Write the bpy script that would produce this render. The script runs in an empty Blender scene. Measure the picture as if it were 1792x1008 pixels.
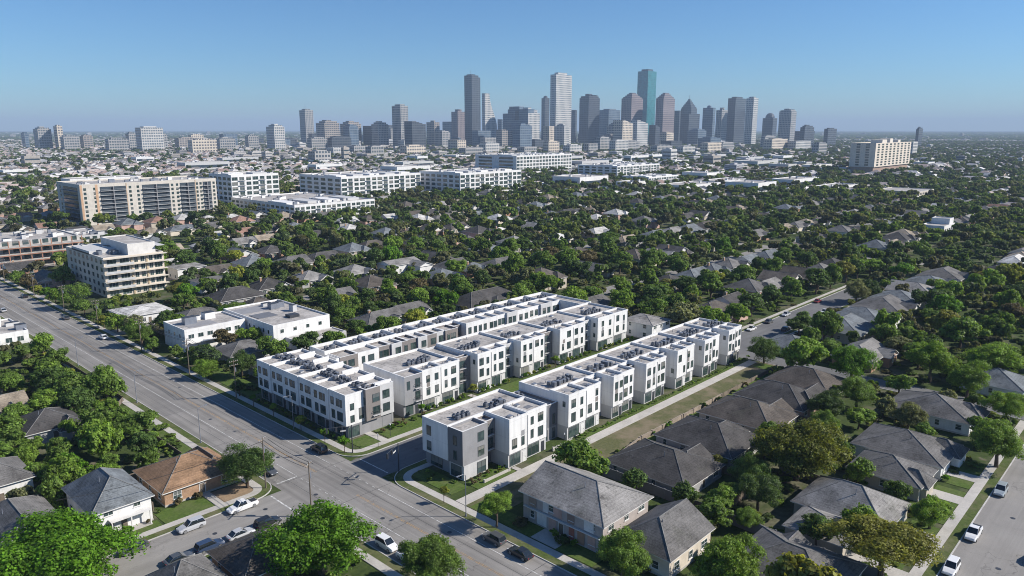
import bpy, math, random
import numpy as np
from mathutils import Vector, Matrix
R = math.radians
random.seed(7); rng = np.random.default_rng(11)
SC = bpy.context.scene
COL = SC.collection
# ---------------------------------------------------------------- survey of the place
# X runs along the townhouse rows, Y along the avenue, metres; the drone hovers 68 m above the origin
CAM_H, FPX, PITCH, YAW = 68.0, 1309.0, math.atan(279/1309), R(43.3)
FW = (math.cos(YAW), math.sin(YAW)); RT = (math.sin(YAW), -math.cos(YAW))
def view(x, y, z):                      # used only to leave out what the photograph cannot show
    f = x*FW[0]+y*FW[1]; r = x*RT[0]+y*RT[1]; v = z-CAM_H
    d = f*math.cos(PITCH)-v*math.sin(PITCH); u = f*math.sin(PITCH)+v*math.cos(PITCH)
    if d < 5: return None
    return (896+FPX*r/d, 504-FPX*u/d, d)
def seen(x, y, z=3, m=110):
    p = view(x, y, z)
    return p is not None and -m < p[0] < 1792+m and -m < p[1] < 1008+m+60
# ---------------------------------------------------------------- objects
def tag(o, label=None, cat=None, group=None, kind=None):
    if label: o['label'] = label
    if cat: o['category'] = cat
    if group: o['group'] = group
    if kind: o['kind'] = kind
    return o
def thing(name, label, cat, loc=(0, 0, 0), rz=0, group=None):
    o = bpy.data.objects.new(name, None); COL.objects.link(o)
    o.location = loc; o.rotation_euler = (0, 0, rz); o.empty_display_size = .5
    return tag(o, label, cat, group)
def ob(name, mesh, parent=None, loc=(0, 0, 0), rz=0, col=None, scale=None):
    o = bpy.data.objects.new(name, mesh); COL.objects.link(o)
    o.parent = parent; o.location = loc; o.rotation_euler = (0, 0, rz)
    if scale is not None: o.scale = scale if hasattr(scale, '__len__') else (scale,)*3
    if col: o.color = (*col[:3], 1)
    return o
class MB:
    def __init__(s): s.v = []; s.f = []; s.m = []
    def poly(s, pts, m=0):
        n = len(s.v); s.v += [tuple(p) for p in pts]; s.f.append(tuple(range(n, n+len(pts)))); s.m.append(m); return s
    def box(s, x0, x1, y0, y1, z0, z1, m=0, skip=''):
        n = len(s.v)
        s.v += [(x0, y0, z0), (x1, y0, z0), (x1, y1, z0), (x0, y1, z0), (x0, y0, z1), (x1, y0, z1), (x1, y1, z1), (x0, y1, z1)]
        for k, q in (('b', (3, 2, 1, 0)), ('t', (4, 5, 6, 7)), ('s', (0, 1, 5, 4)), ('e', (1, 2, 6, 5)), ('n', (2, 3, 7, 6)), ('w', (3, 0, 4, 7))):
            if k not in skip: s.f.append(tuple(n+i for i in q)); s.m.append(m)
        return s
    def prism(s, pts, z0, z1, m=0, bottom=False):     # pts counter-clockwise in xy
        n = len(s.v); k = len(pts)
        s.v += [(p[0], p[1], z0) for p in pts]+[(p[0], p[1], z1) for p in pts]
        for i in range(k):
            j = (i+1) % k; s.f.append((n+i, n+j, n+k+j, n+k+i)); s.m.append(m)
        s.f.append(tuple(n+k+i for i in range(k))); s.m.append(m)
        if bottom: s.f.append(tuple(n+i for i in reversed(range(k)))); s.m.append(m)
        return s
    def cyl(s, cx, cy, z0, z1, r0, r1=None, n=10, m=0, cap=True):
        r1 = r0 if r1 is None else r1; k = len(s.v)
        for z, r in ((z0, r0), (z1, r1)):
            s.v += [(cx+r*math.cos(2*math.pi*i/n), cy+r*math.sin(2*math.pi*i/n), z) for i in range(n)]
        for i in range(n):
            j = (i+1) % n; s.f.append((k+i, k+j, k+n+j, k+n+i)); s.m.append(m)
        if cap: s.f.append(tuple(k+n+i for i in range(n))); s.m.append(m); s.f.append(tuple(k+i for i in reversed(range(n)))); s.m.append(m)
        return s
    def tube(s, pts, r, n=6, m=0):                    # r: number or list
        pts = [Vector(p) for p in pts]; rr = r if hasattr(r, '__len__') else [r]*len(pts); k = len(s.v)
        for i, p in enumerate(pts):
            d = (pts[min(i+1, len(pts)-1)]-pts[max(i-1, 0)]).normalized()
            a = d.orthogonal().normalized(); b = d.cross(a)
            s.v += [tuple(p+(a*math.cos(2*math.pi*q/n)+b*math.sin(2*math.pi*q/n))*rr[i]) for q in range(n)]
        for i in range(len(pts)-1):
            for q in range(n):
                t = (q+1) % n; s.f.append((k+i*n+q, k+i*n+t, k+(i+1)*n+t, k+(i+1)*n+q)); s.m.append(m)
        s.f.append(tuple(k+(len(pts)-1)*n+q for q in range(n))); s.m.append(m)
        s.f.append(tuple(k+q for q in reversed(range(n)))); s.m.append(m)
        return s
    def mesh(s, name, mats, smooth=False):
        me = bpy.data.meshes.new(name); me.from_pydata(s.v, [], s.f)
        for mt in (mats if isinstance(mats, (list, tuple)) else [mats]): me.materials.append(mt)
        me.polygons.foreach_set('material_index', s.m)
        if smooth: me.polygons.foreach_set('use_smooth', [True]*len(s.f))
        me.update(); return me
    def ob(s, name, mats, parent=None, loc=(0, 0, 0), rz=0, col=None, smooth=False):
        return ob(name, s.mesh(name, mats, smooth), parent, loc, rz, col)
# ---------------------------------------------------------------- materials
class NT:
    def __init__(s, name):
        s.mat = bpy.data.materials.new(name); s.mat.use_nodes = True; s.t = s.mat.node_tree; s.n = s.t.nodes
        s.b = s.n['Principled BSDF']; s.out = s.n['Material Output']
    def new(s, typ, **kw):
        nd = s.n.new(typ)
        for k, v in kw.items():
            if k == 'inp':
                for i, val in v.items(): s.set(nd.inputs[i], val)
            else: setattr(nd, k, v)
        return nd
    def set(s, sock, val):
        if isinstance(val, bpy.types.NodeSocket): s.t.links.new(val, sock)
        elif isinstance(val, bpy.types.Node): s.t.links.new(val.outputs[0], sock)
        else: sock.default_value = (*val, 1) if isinstance(val, tuple) and len(val) == 3 and sock.type == 'RGBA' else val
    def math(s, op, a, b=0.0, c=None, clamp=False):
        nd = s.new('ShaderNodeMath', operation=op, use_clamp=clamp); s.set(nd.inputs[0], a); s.set(nd.inputs[1], b)
        if c is not None: s.set(nd.inputs[2], c)
        return nd.outputs[0]
    def mix(s, f, a, b, bt='MIX'):
        nd = s.new('ShaderNodeMix', data_type='RGBA', blend_type=bt)
        s.set(nd.inputs[0], f); s.set(nd.inputs[6], a); s.set(nd.inputs[7], b); return nd.outputs[2]
    def pos(s): return s.new('ShaderNodeNewGeometry').outputs['Position']
    def objc(s): return s.new('ShaderNodeTexCoord').outputs['Object']
    def noise(s, vec, scale, detail=3, rough=.55, sx=None):
        if sx: 
            mp = s.new('ShaderNodeMapping'); mp.inputs['Scale'].default_value = sx; s.set(mp.inputs[0], vec); vec = mp.outputs[0]
        nd = s.new('ShaderNodeTexNoise'); s.set(nd.inputs['Vector'], vec); nd.inputs['Scale'].default_value = scale
        nd.inputs['Detail'].default_value = detail; nd.inputs['Roughness'].default_value = rough; return nd.outputs[0]
    def rng(s, v, a, b, c, d):
        nd = s.new('ShaderNodeMapRange'); s.set(nd.inputs[0], v)
        for i, q in enumerate((a, b, c, d)): nd.inputs[i+1].default_value = q
        return nd.outputs[0]
    def tint(s): return s.new('ShaderNodeObjectInfo').outputs['Color']
    def scale(s, col, f):                  # colour times a value
        nd = s.new('ShaderNodeVectorMath', operation='SCALE'); s.set(nd.inputs[0], col); s.set(nd.inputs['Scale'], f); return nd.outputs[0]
    def bump(s, h, strength=.3, dist=.1):
        nd = s.new('ShaderNodeBump'); nd.inputs['Strength'].default_value = strength; nd.inputs['Distance'].default_value = dist
        s.set(nd.inputs['Height'], h); s.set(s.b.inputs['Normal'], nd.outputs[0])
    def fin(s, col, rough=.8, metal=0, spec=.3):
        s.set(s.b.inputs['Base Color'], col); s.set(s.b.inputs['Roughness'], rough); s.b.inputs['Metallic'].default_value = metal
        s.b.inputs['Specular IOR Level'].default_value = spec; return s.mat
def surf(name, col=None, rough=.8, big=.12, bigs=.25, fine=.12, fines=3., streak=0, bump=0, spec=.3, metal=0):
    """a plain surface with large stains, fine grain and, for walls, run-off streaks; col None = the object's own colour"""
    n = NT(name); p = n.pos(); c = n.tint() if col is None else col
    f = n.math('ADD', n.rng(n.noise(p, bigs, 4), .3, .7, 1-big, 1+big), n.rng(n.noise(p, fines, 3, .7), .3, .7, -fine, fine))
    if streak: f = n.math('MULTIPLY', f, n.rng(n.noise(p, 1.1, 3, .6, (1, 1, .08)), .45, .75, 1, 1-streak))
    if isinstance(c, tuple):
        rgb = n.new('ShaderNodeRGB'); rgb.outputs[0].default_value = (*c, 1); c = rgb.outputs[0]
    if bump: n.bump(n.noise(p, fines*1.5, 3, .7), bump, .15)
    return n.fin(n.scale(c, f), rough, metal, spec)
M = {}
def m_stucco():
    n = NT('white_stucco'); p = n.pos(); sp = n.new('ShaderNodeSeparateXYZ'); n.set(sp.inputs[0], p)
    jz = n.math('LESS_THAN', n.math('FRACT', n.math('DIVIDE', n.math('ADD', sp.outputs[2], .35), 3.45)), .016)
    jx = n.math('LESS_THAN', n.math('FRACT', n.math('DIVIDE', n.math('ADD', sp.outputs[0], sp.outputs[1]), 3.1)), .014)
    f = n.math('MULTIPLY', n.rng(n.math('MAXIMUM', jz, jx), 0, 1, 1, .80), n.rng(n.noise(p, .25, 4), .3, .7, .93, 1.05))
    f = n.math('MULTIPLY', f, n.rng(n.noise(p, .9, 4, .65, (1, 1, .07)), .48, .74, 1, .80))
    f = n.math('MULTIPLY', f, n.rng(n.math('ADD', sp.outputs[2], n.rng(n.noise(p, 1.2, 3), .3, .7, -.8, .8)), .2, 1.6, .80, 1))
    c = n.new('ShaderNodeRGB'); c.outputs[0].default_value = (.715, .71, .70, 1)
    return n.fin(n.scale(c.outputs[0], f), .8)
M['white'] = m_stucco()
M['grey'] = surf('grey_panel', (.26, .26, .27), .7, .08, .4, .04, 4, streak=.08)
M['charcoal'] = surf('charcoal_panel', (.15, .155, .17), .6, .08, .4, .04, 4, streak=.06)
M['ltgrey'] = surf('light_grey_panel', (.50, .50, .50), .7, .07, .4, .04, 4, streak=.08)
M['taupe'] = surf('taupe_panel', (.215, .195, .185), .7, .08, .4, .05, 4, streak=.08)
M['coping'] = surf('white_coping', (.66, .655, .645), .6, .14, .5, .08, 4)
def m_membrane():
    n = NT('roof_membrane'); p = n.pos()
    f = n.math('ADD', n.rng(n.noise(p, .20, 5, .6), .3, .7, .66, 1.22), n.rng(n.noise(p, 2.4, 4, .75), .3, .7, -.16, .16))
    f = n.math('MULTIPLY', f, n.rng(n.noise(p, .42, 5, .65), .54, .66, 1, .60))
    f = n.math('MULTIPLY', f, n.rng(n.noise(p, 1.3, 3, .6), .60, .66, 1, .74))
    c = n.new('ShaderNodeRGB'); c.outputs[0].default_value = (.40, .378, .355, 1)
    return n.fin(n.scale(c.outputs[0], f), .85)
M['membrane'] = m_membrane()
M['concrete'] = surf('concrete', (.42, .40, .37), .85, .14, .3, .10, 3, bump=.1)
M['kerb'] = surf('kerbstone', (.42, .41, .39), .85, .18, .4, .10, 3)
M['wall'] = surf('painted_wall', None, .8, .10, .4, .06, 3, streak=.12)
M['trim'] = surf('trim_paint', (.62, .61, .59), .6, .1, .5, .05, 4)
M['metal'] = surf('grey_metal', (.21, .23, .27), .45, .12, .8, .08, 6, metal=.3, spec=.5)
M['darkmetal'] = surf('dark_metal', (.05, .055, .065), .5, .15, .8, .1, 6, metal=.2)
M['wood'] = surf('weathered_wood', (.17, .14, .11), .9, .22, .5, .15, 6, streak=.2)
M['stone'] = surf('stone_wall', (.27, .225, .18), .9, .25, .7, .2, 3, bump=.4)
M['tintpaint'] = surf('tinted_paint', None, .7, .10, .5, .05, 4, streak=.08)
M['orange'] = surf('orange_primer', (.36, .19, .13), .7, .15, .5, .1, 4, streak=.15)
M['rubber'] = surf('rubber', (.02, .02, .02), .8)
M['bark'] = surf('bark', (.10, .075, .055), .95, .25, 1.5, .2, 5, bump=.4)
M['wire'] = surf('cable', (.03, .03, .03), .6)
M['lamp'] = surf('lens', (.75, .76, .78), .2, spec=.6)
M['redlens'] = surf('red_lens', (.30, .02, .02), .25, spec=.6)
def m_glass():
    n = NT('window_glass'); p = n.pos()
    c = n.mix(n.rng(n.noise(p, .55, 2), .45, .6, 0, 1), (.018, .035, .032), (.07, .10, .085))
    ob_ = n.new('ShaderNodeObjectInfo').outputs['Random']; sp = n.new('ShaderNodeSeparateXYZ'); n.set(sp.inputs[0], n.objc())
    blind = n.math('MULTIPLY', n.math('GREATER_THAN', ob_, .62), n.math('GREATER_THAN', sp.outputs[2], n.rng(n.math('FRACT', n.math('MULTIPLY', ob_, 37.0)), 0, 1, .5, 1.9)))
    c = n.mix(n.math('MULTIPLY', blind, .8), c, (.26, .25, .23))
    c = n.mix(n.rng(n.math('FRACT', n.math('MULTIPLY', ob_, 91.0)), 0, 1, 0, .6), c, (.055, .085, .10))
    n.bump(n.noise(p, .8, 2), .06, .2)
    return n.fin(c, .07, 0, .7)
M['glass'] = m_glass()
M['glassblue'] = NT('tinted_glazing').fin((.035, .055, .075), .1, 0, .7)
M['frame'] = surf('window_frame', (.10, .105, .11), .5)
M['frameW'] = surf('white_window_frame', (.62, .62, .61), .5)
def m_roof():
    n = NT('shingles'); p = n.pos(); o = n.objc()
    sep = n.new('ShaderNodeSeparateXYZ'); n.set(sep.inputs[0], o)
    row = n.math('FRACT', n.math('MULTIPLY', sep.outputs[2], 4.2))
    f = n.math('ADD', n.rng(n.noise(p, .28, 5, .6), .28, .72, .58, 1.42), n.rng(n.noise(p, 3.0, 4, .8), .3, .7, -.34, .34))
    f = n.math('MULTIPLY', f, n.rng(row, 0, .35, .80, 1.04))
    f = n.math('MULTIPLY', f, n.rng(n.noise(p, .9, 3, .6), .60, .68, 1, .62))
    c = n.scale(n.tint(), f)
    c = n.mix(n.rng(n.noise(p, .16, 4, .6), .60, .74, 0, .35), c, (.10, .105, .075))
    n.bump(n.noise(p, 5, 3, .8), .5, .1)
    return n.fin(c, .92, 0, .2)
M['roof'] = m_roof()
def m_leaf(name, far=False):
    n = NT(name); g = n.new('ShaderNodeNewGeometry'); p = g.outputs['Position']
    if far:
        rp = n.new('ShaderNodeValToRGB'); n.set(rp.inputs[0], n.new('ShaderNodeObjectInfo').outputs['Random'])
        cr = rp.color_ramp; cr.interpolation = 'CONSTANT'
        pal = [(.075, .122, .028), (.098, .152, .030), (.118, .185, .032), (.085, .126, .046), (.155, .195, .04), (.118, .138, .046), (.066, .102, .032), (.130, .142, .062), (.10, .10, .052)]
        while len(cr.elements) < len(pal): cr.elements.new(.5)
        for i, c in enumerate(pal): cr.elements[i].position = i/len(pal); cr.elements[i].color = (*c, 1)
        base = rp.outputs[0]
    else: base = n.tint()
    isl = g.outputs['Random Per Island']
    f = n.math('MULTIPLY', n.rng(isl, 0, 1, .68, 1.36), n.rng(n.noise(p, .75, 3, .6), .34, .66, .58, 1.5))
    c = n.scale(base, f)
    c = n.mix(n.rng(isl, .8, 1, 0, .4), c, n.scale(c, 1.5))
    c = n.mix(n.rng(n.noise(p, .9, 2), .58, .75, 0, .3), c, n.mix(1.0, c, (1.2, 1.12, .7), 'MULTIPLY'))
    n.fin(c, .6, 0, .25)
    tr = n.new('ShaderNodeBsdfTranslucent'); n.set(tr.inputs[0], n.mix(1.0, c, (1.5, 1.45, .5), 'MULTIPLY'))
    ms = n.new('ShaderNodeMixShader'); ms.inputs[0].default_value = .40
    n.t.links.new(n.b.outputs[0], ms.inputs[1]); n.t.links.new(tr.outputs[0], ms.inputs[2]); n.t.links.new(ms.outputs[0], n.out.inputs[0])
    return n.mat
M['leaf'] = m_leaf('foliage'); M['leaffar'] = m_leaf('far_foliage', True)
def m_ramp_random(name, pal, rough=.85):
    n = NT(name); rp = n.new('ShaderNodeValToRGB'); n.set(rp.inputs[0], n.new('ShaderNodeObjectInfo').outputs['Random'])
    cr = rp.color_ramp; cr.interpolation = 'CONSTANT'
    while len(cr.elements) < len(pal): cr.elements.new(.5)
    for i, c in enumerate(pal): cr.elements[i].position = i/len(pal); cr.elements[i].color = (*c, 1)
    c = n.scale(rp.outputs[0], n.rng(n.noise(n.pos(), .3, 3), .3, .7, .8, 1.2))
    return n.fin(c, rough, 0, .2)
def m_facade(name, wall, glass, fh=4., bw=4., zf=.45, bf=.3, rough=.35, var=.12):
    """curtain wall: floor bands and piers in the tower's own metres"""
    n = NT(name); sep = n.new('ShaderNodeSeparateXYZ'); n.set(sep.inputs[0], n.objc())
    z = n.math('FRACT', n.math('DIVIDE', sep.outputs[2], fh))
    u = n.math('FRACT', n.math('DIVIDE', n.math('ADD', sep.outputs[0], sep.outputs[1]), bw))
    isw = n.math('MAXIMUM', n.math('LESS_THAN', z, zf), n.math('LESS_THAN', u, bf))
    nz = n.math('ABSOLUTE', n.new('ShaderNodeSeparateXYZ', inp={0: n.new('ShaderNodeNewGeometry').outputs['Normal']}).outputs[2])
    isw = n.math('MAXIMUM', isw, n.math('GREATER_THAN', nz, .7))
    p = n.pos()
    wl = n.new('ShaderNodeRGB'); wl.outputs[0].default_value = (*wall, 1)
    w = n.scale(wl.outputs[0], n.rng(n.noise(p, .03, 3), .3, .7, 1-var, 1+var))
    c = n.mix(isw, n.mix(n.rng(n.noise(p, .08, 2), .35, .65, 0, 1), glass, tuple(q*1.6 for q in glass)), w)
    return n.fin(c, n.rng(isw, 0, 1, .12, rough+.3), 0, .5)
SKY_ALT, SKY_AIR, SKY_DUST, SKY_OZ, SKY_STR, SUN_E, EXPO = 300, 1.0, .2, 4.0, .073, 4.7, .56
SKY_TINT = (.60, .87, 1.12)
HAZE, HAZE_COL = 0.00009, (.54, .69, .89)
# ---------------------------------------------------------------- ground, roads, kerbs
def m_ground():
    n = NT('ground'); p = n.pos()
    big = n.noise(p, .012, 5, .6); mid = n.noise(p, .07, 4, .6); fin = n.noise(p, .9, 4, .7)
    grass = n.mix(n.rng(fin, .3, .7, 0, 1), (.030, .048, .016), (.068, .095, .028))
    dirt = n.mix(n.rng(fin, .3, .7, 0, 1), (.12, .10, .075), (.20, .175, .14))
    c = n.mix(n.rng(mid, .50, .62, 0, 1), grass, n.mix(.55, grass, dirt))
    c = n.mix(n.rng(n.noise(p, .17, 4, .65), .60, .68, 0, .8), c, dirt)
    # towards the plain: coarse speckle of roofs, paving and woods
    ln = n.new('ShaderNodeVectorMath', operation='LENGTH'); n.set(ln.inputs[0], p)
    far = n.rng(ln.outputs['Value'], 1500, 5000, 0, 1)
    vo = n.new('ShaderNodeTexVoronoi'); n.set(vo.inputs['Vector'], p); vo.inputs['Scale'].default_value = .022
    spk = n.math('MULTIPLY', n.math('GREATER_THAN', n.new('ShaderNodeSeparateColor', inp={0: vo.outputs['Color']}).outputs[0], .80), n.rng(n.noise(p, .0016, 3), .42, .6, 0, 1))
    farc = n.mix(spk, n.mix(n.rng(n.noise(p, .004, 5, .65), .35, .65, 0, 1), (.030, .050, .026), (.075, .085, .055)), (.38, .36, .34))
    c = n.mix(far, c, farc)
    return n.fin(c, .95, 0, .1)
def m_lawn(name, a, b, worn=.25):
    n = NT(name); p = n.pos(); fin = n.noise(p, 1.6, 4, .7)
    c = n.mix(n.rng(fin, .3, .7, 0, 1), a, b)
    c = n.mix(n.rng(n.noise(p, .22 if worn < .6 else .13, 5, .65), .44, .62, 0, worn), c, (.20, .165, .115))
    n.bump(n.noise(p, 6, 3, .8), .5, .1)
    return n.fin(c, .95, 0, .1)
def m_asphalt(name, a, b, tyre=.16, along='Y'):
    n = NT(name); p = n.pos()
    c = n.mix(n.rng(n.noise(p, .09, 5, .6), .32, .68, 0, 1), a, b)
    f = n.rng(n.noise(p, 7, 2, .8), .25, .75, .9, 1.1)
    # long wear bands in the wheel tracks and lengthwise repair seams
    sx = (1, .012, 1) if along == 'Y' else (.012, 1, 1)
    f = n.math('MULTIPLY', f, n.rng(n.noise(p, .9, 3, .6, sx), .35, .65, 1-tyre, 1+tyre*.7))
    # sealed cracks
    vo = n.new('ShaderNodeTexVoronoi', feature='DISTANCE_TO_EDGE'); vo.inputs['Scale'].default_value = .11
    wv = n.new('ShaderNodeVectorMath', operation='ADD'); n.set(wv.inputs[0], p)
    nz = n.new('ShaderNodeTexNoise'); nz.inputs['Scale'].default_value = .35; n.set(nz.inputs['Vector'], p)
    n.set(wv.inputs[1], n.scale(nz.outputs['Color'], 5.0)); n.set(vo.inputs['Vector'], wv.outputs[0])
    cr = n.math('MULTIPLY', n.rng(vo.outputs['Distance'], 0, .012, .38, 0), n.rng(n.noise(p, .05, 2), .45, .6, 0, 1))
    c = n.scale(c, n.math('MULTIPLY', f, n.math('SUBTRACT', 1.0, cr)))
    # rectangular patches of newer tar
    br = n.new('ShaderNodeTexBrick'); n.set(br.inputs['Vector'], p); br.inputs['Scale'].default_value = .055
    for i, v in (('Color1', (0, 0, 0, 1)), ('Color2', (1, 1, 1, 1)), ('Mortar', (0, 0, 0, 1))): br.inputs[i].default_value = v
    br.inputs['Bias'].default_value = -.45; br.inputs['Mortar Size'].default_value = 0
    c = n.scale(c, n.math('MULTIPLY', n.rng(br.outputs[0], .55, .8, 1, .74), n.rng(n.noise(p, .5, 5, .7), .62, .72, 1, .78)))
    return n.fin(c, .9, 0, .25)
def paint(name, col, wear=.5):
    n = NT(name); p = n.pos()
    w = n.rng(n.noise(p, 1.3, 4, .7), .42, .64, 0, wear)
    return n.fin(n.mix(w, col, (.17, .17, .17)), .8, 0, .2)
M['ground'] = m_ground()
M['lawn'] = m_lawn('lawn', (.050, .085, .018), (.10, .15, .035), .18)
M['verge'] = m_lawn('verge_grass', (.050, .075, .020), (.10, .13, .04), .45)
M['worn'] = m_lawn('worn_grass', (.075, .085, .035), (.13, .13, .065), .95)
M['dirt'] = m_lawn('bare_earth', (.24, .17, .11), (.33, .24, .155), .5)
M['asphalt'] = m_asphalt('avenue_asphalt', (.185, .177, .167), (.255, .243, .228), .22)
M['asphalt2'] = m_asphalt('side_street_asphalt', (.21, .20, .188), (.27, .258, .242), .08, 'X')
M['asphalt3'] = m_asphalt('alley_asphalt', (.12, .12, .125), (.16, .16, .16), .08, 'X')
M['lanewhite'] = paint('white_lane_paint', (.60, .60, .58), .85)
M['laneyellow'] = paint('yellow_lane_paint', (.46, .28, .10), .95)
def struct(name, mb, mat, label=None):
    o = mb.ob(name, mat); o['kind'] = 'structure'
    if label: o['label'] = label
    return o
struct('ground', MB().poly([(-26000, -26000, 0), (26000, -26000, 0), (26000, 26000, 0), (-26000, 26000, 0)]), M['ground'])
struct('avenue', MB().box(66, 82.6, -60, 1500, -.2, .02, skip='b'), M['asphalt'])
struct('side_street', MB().box(-40, 66, 111.8, 123, -.2, .024, skip='b'), M['asphalt2'])
struct('alley', MB().box(82.6, 206, 113.6, 124.2, -.2, .024, skip='b'), M['asphalt3'])
struct('right_street', MB().box(40, 900, 10.5, 23.4, -.2, .02, skip='b'), M['asphalt2'])
struct('rear_street', MB().box(214, 345, 101, 112, -.2, .02, skip='b'), M['asphalt3'])
struct('cross_street', MB().box(206, 214, 23.4, 124.2, -.2, .022, skip='b'), M['asphalt3'])
for k, y in enumerate((186, 267, 348, 429, 510)):
    struct('residential_street', MB().box(206 if k == 0 else 84, 1200, y-4, y+4, -.2, .02, skip='b'), M['asphalt2'])
for x in (420, 640, 860):
    struct('residential_street', MB().box(x-4, x+4, 24, 620, -.2, .026, skip='b'), M['asphalt2'])
# lane paint
lm = MB()
for x in (74.75, 75.05):
    for a, b in ((-60, 111), (125, 1500)): lm.box(x-.05, x+.05, a, b, .02, .026, 0, 'b')
struct('centre_line', lm, M['laneyellow'])
lm = MB()
for a, b in ((-60, 110), (126.5, 1500)): lm.box(79.0, 79.13, a, b, .02, .026, 0, 'b'); lm.box(71.25, 71.38, a, b, .02, .026, 0, 'b')
y = 111.0
while y < 126: lm.box(79, 79.12, y, y+.8, .02, .026, 0, 'b'); lm.box(71.25, 71.37, y, y+.8, .02, .026, 0, 'b'); y += 2.2
lm.box(66.8, 71.2, 126.0, 126.3, .02, .026, 0, 'b'); lm.box(63.3, 63.6, 112.4, 122.4, .024, .03, 0, 'b')
lm.box(84.5, 84.75, 114.2, 123.6, .024, .03, 0, 'b')
struct('lane_paint', lm, M['lanewhite'])
# expansion seams of the crossing and a few sealed seams across the avenue
sm = MB()
for y in (110.2, 125.4, 152, 178, 205, 96, 70): sm.box(66.2, 82.4, y, y+.10, .02, .0235, 0, 'b')
sm.box(69.0, 69.09, -60, 700, .02, .0235, 0, 'b'); sm.box(77.1, 77.19, -60, 700, .02, .0235, 0, 'b')
mh = MB()
for x, y in ((73.2, 137), (77.6, 118.5), (72.9, 100.4), (77.9, 88.2), (69.6, 116.8), (73.1, 168), (77.8, 196), (72.8, 232), (50, 117.2), (96, 119), (130, 17), (150, 18.6), (60.2, 118.6)): mh.cyl(x, y, .02, .028, .42, n=14)
struct('manhole_cover', mh, M['darkmetal'])
struct('road_seams', sm, surf('tar', (.07, .07, .07), .7))
def arc(cx, cy, r, a0, a1, n=8):
    return [(cx+r*math.cos(R(a0+(a1-a0)*i/n)), cy+r*math.sin(R(a0+(a1-a0)*i/n))) for i in range(n+1)]
def strip(mb, line, d0, d1, z, m=0, zb=-.1):           # band between two offsets left of a polyline
    P = [Vector((a, b)) for a, b in line]; o0 = []; o1 = []
    for i in range(len(P)):
        a = (P[i]-P[i-1]).normalized() if i else None; b = (P[i+1]-P[i]).normalized() if i < len(P)-1 else None
        na = Vector((-a.y, a.x)) if a else None; nb = Vector((-b.y, b.x)) if b else None
        nn = (na+nb).normalized() if a and b else (na or nb)
        k = 1/max(.5, nn.dot(na or nb)); o0.append(P[i]+nn*d0*k); o1.append(P[i]+nn*d1*k)
    for i in range(len(P)-1):
        q = [o0[i], o0[i+1], o1[i+1], o1[i]]
        mb.poly([(v.x, v.y, z) for v in q], m)
        mb.poly([(q[0].x, q[0].y, zb), (q[1].x, q[1].y, zb), (q[1].x, q[1].y, z), (q[0].x, q[0].y, z)], m)
        mb.poly([(q[2].x, q[2].y, zb), (q[3].x, q[3].y, zb), (q[3].x, q[3].y, z), (q[2].x, q[2].y, z)], m)
KERBS = [  # kerb lines with the block on the left of the direction of travel
    [(66, 700), (66, 128)] + arc(61, 128, 5, 0, -90)[1:] + [(-40, 123)],
    [(-40, 111.8), (61, 111.8)] + arc(61, 106.8, 5, 90, 0)[1:] + [(66, -60)],
    [(206, 124.2), (88, 124.2)] + arc(88, 129.6, 5.4, 270, 180)[1:] + [(82.6, 700)],
    [(82.6, -60), (82.6, 107.4)] + arc(88.8, 107.4, 6.2, 180, 90)[1:] + [(206, 113.6)],
]
KERBS = [list(reversed(k)) if i in (0, 1, 2, 3) else k for i, k in enumerate(KERBS)]
km, vm, wm = MB(), MB(), MB()
def left_ok(k, probe): pass
for k, inner in zip(KERBS, ((50, 140), (50, 100), (100, 140), (100, 100))):
    # orient so that the inner block lies on the left
    a, b = Vector(k[0]), Vector(k[1]); c = Vector(inner)
    if (b-a).x*(c-a).y-(b-a).y*(c-a).x < 0: k = list(reversed(k))
    strip(km, k, 0, .18, .14); strip(vm, k, .18, 1.75, .10); strip(wm, k, 1.75, 3.35, .12)
for (x0, x1, y0, y1) in ((40, 900, 23.4, 23.6), (214.2, 345, 112, 112.2), (214.2, 345, 100.8, 101), (205.8, 206, 27, 92)):
    km.box(x0, x1, y0, y1, -.1, .14, 0, 'b')
for (x0, x1, y0, y1) in ((40, 205, 25.2, 26.9), (214.2, 345, 113.4, 114.9), (214.2, 345, 97.8, 99.2)): wm.box(x0, x1, y0, y1, -.1, .12, 0, 'b')
for (x0, x1, y0, y1) in ((40, 205, 23.6, 25.2), (214.2, 345, 112.2, 113.4), (214.2, 345, 99.2, 100.8)): vm.box(x0, x1, y0, y1, -.1, .10, 0, 'b')
# walk along the south side of the right-hand townhouse row
wm.box(86.1, 205, 93, 95.6, -.1, .13, 0, 'b')
struct('kerb', km, M['kerb']); struct('verge', vm, M['verge']); struct('sidewalk', wm, M['concrete'])
struct('worn_lot', MB().box(86.2, 206, 86.3, 93, -.1, .06, 0, 'b'), M['worn'])
lw = MB()
for (x0, x1, y0, y1) in ((45.5, 54.5, 126.4, 131.9), (33, 45, 126.4, 129), (62.6, 64.2, 130, 137), (101.8, 205, 84.2, 86.2),
        (88, 93, 127.6, 133), (95.5, 110, 127.6, 134.0), (87.2, 91.6, 98.0, 111.5), (92.2, 103, 95.9, 99.6), (112, 121, 28, 33.5), (125, 137, 27, 31.5), (139, 155, 27, 32), (157, 172, 27, 31), (122, 204, 95.8, 97.4),
        (110.5, 126, 127.6, 133.5), (128, 198, 127.6, 133.6), (86.3, 90, 64, 92), (87, 93, 176, 205), (200, 205, 70, 92), (57.5, 62.6, 148.5, 192), (62.7, 64.3, 140, 250)):
    lw.box(x0, x1, y0, y1, -.1, .075, 0, 'b')
struct('lawn', lw, M['lawn'])
struct('bare_earth', MB().box(54.7, 62.5, 126.4, 132, -.1, .07, 0, 'b'), M['dirt'])
pm = MB()
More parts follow.
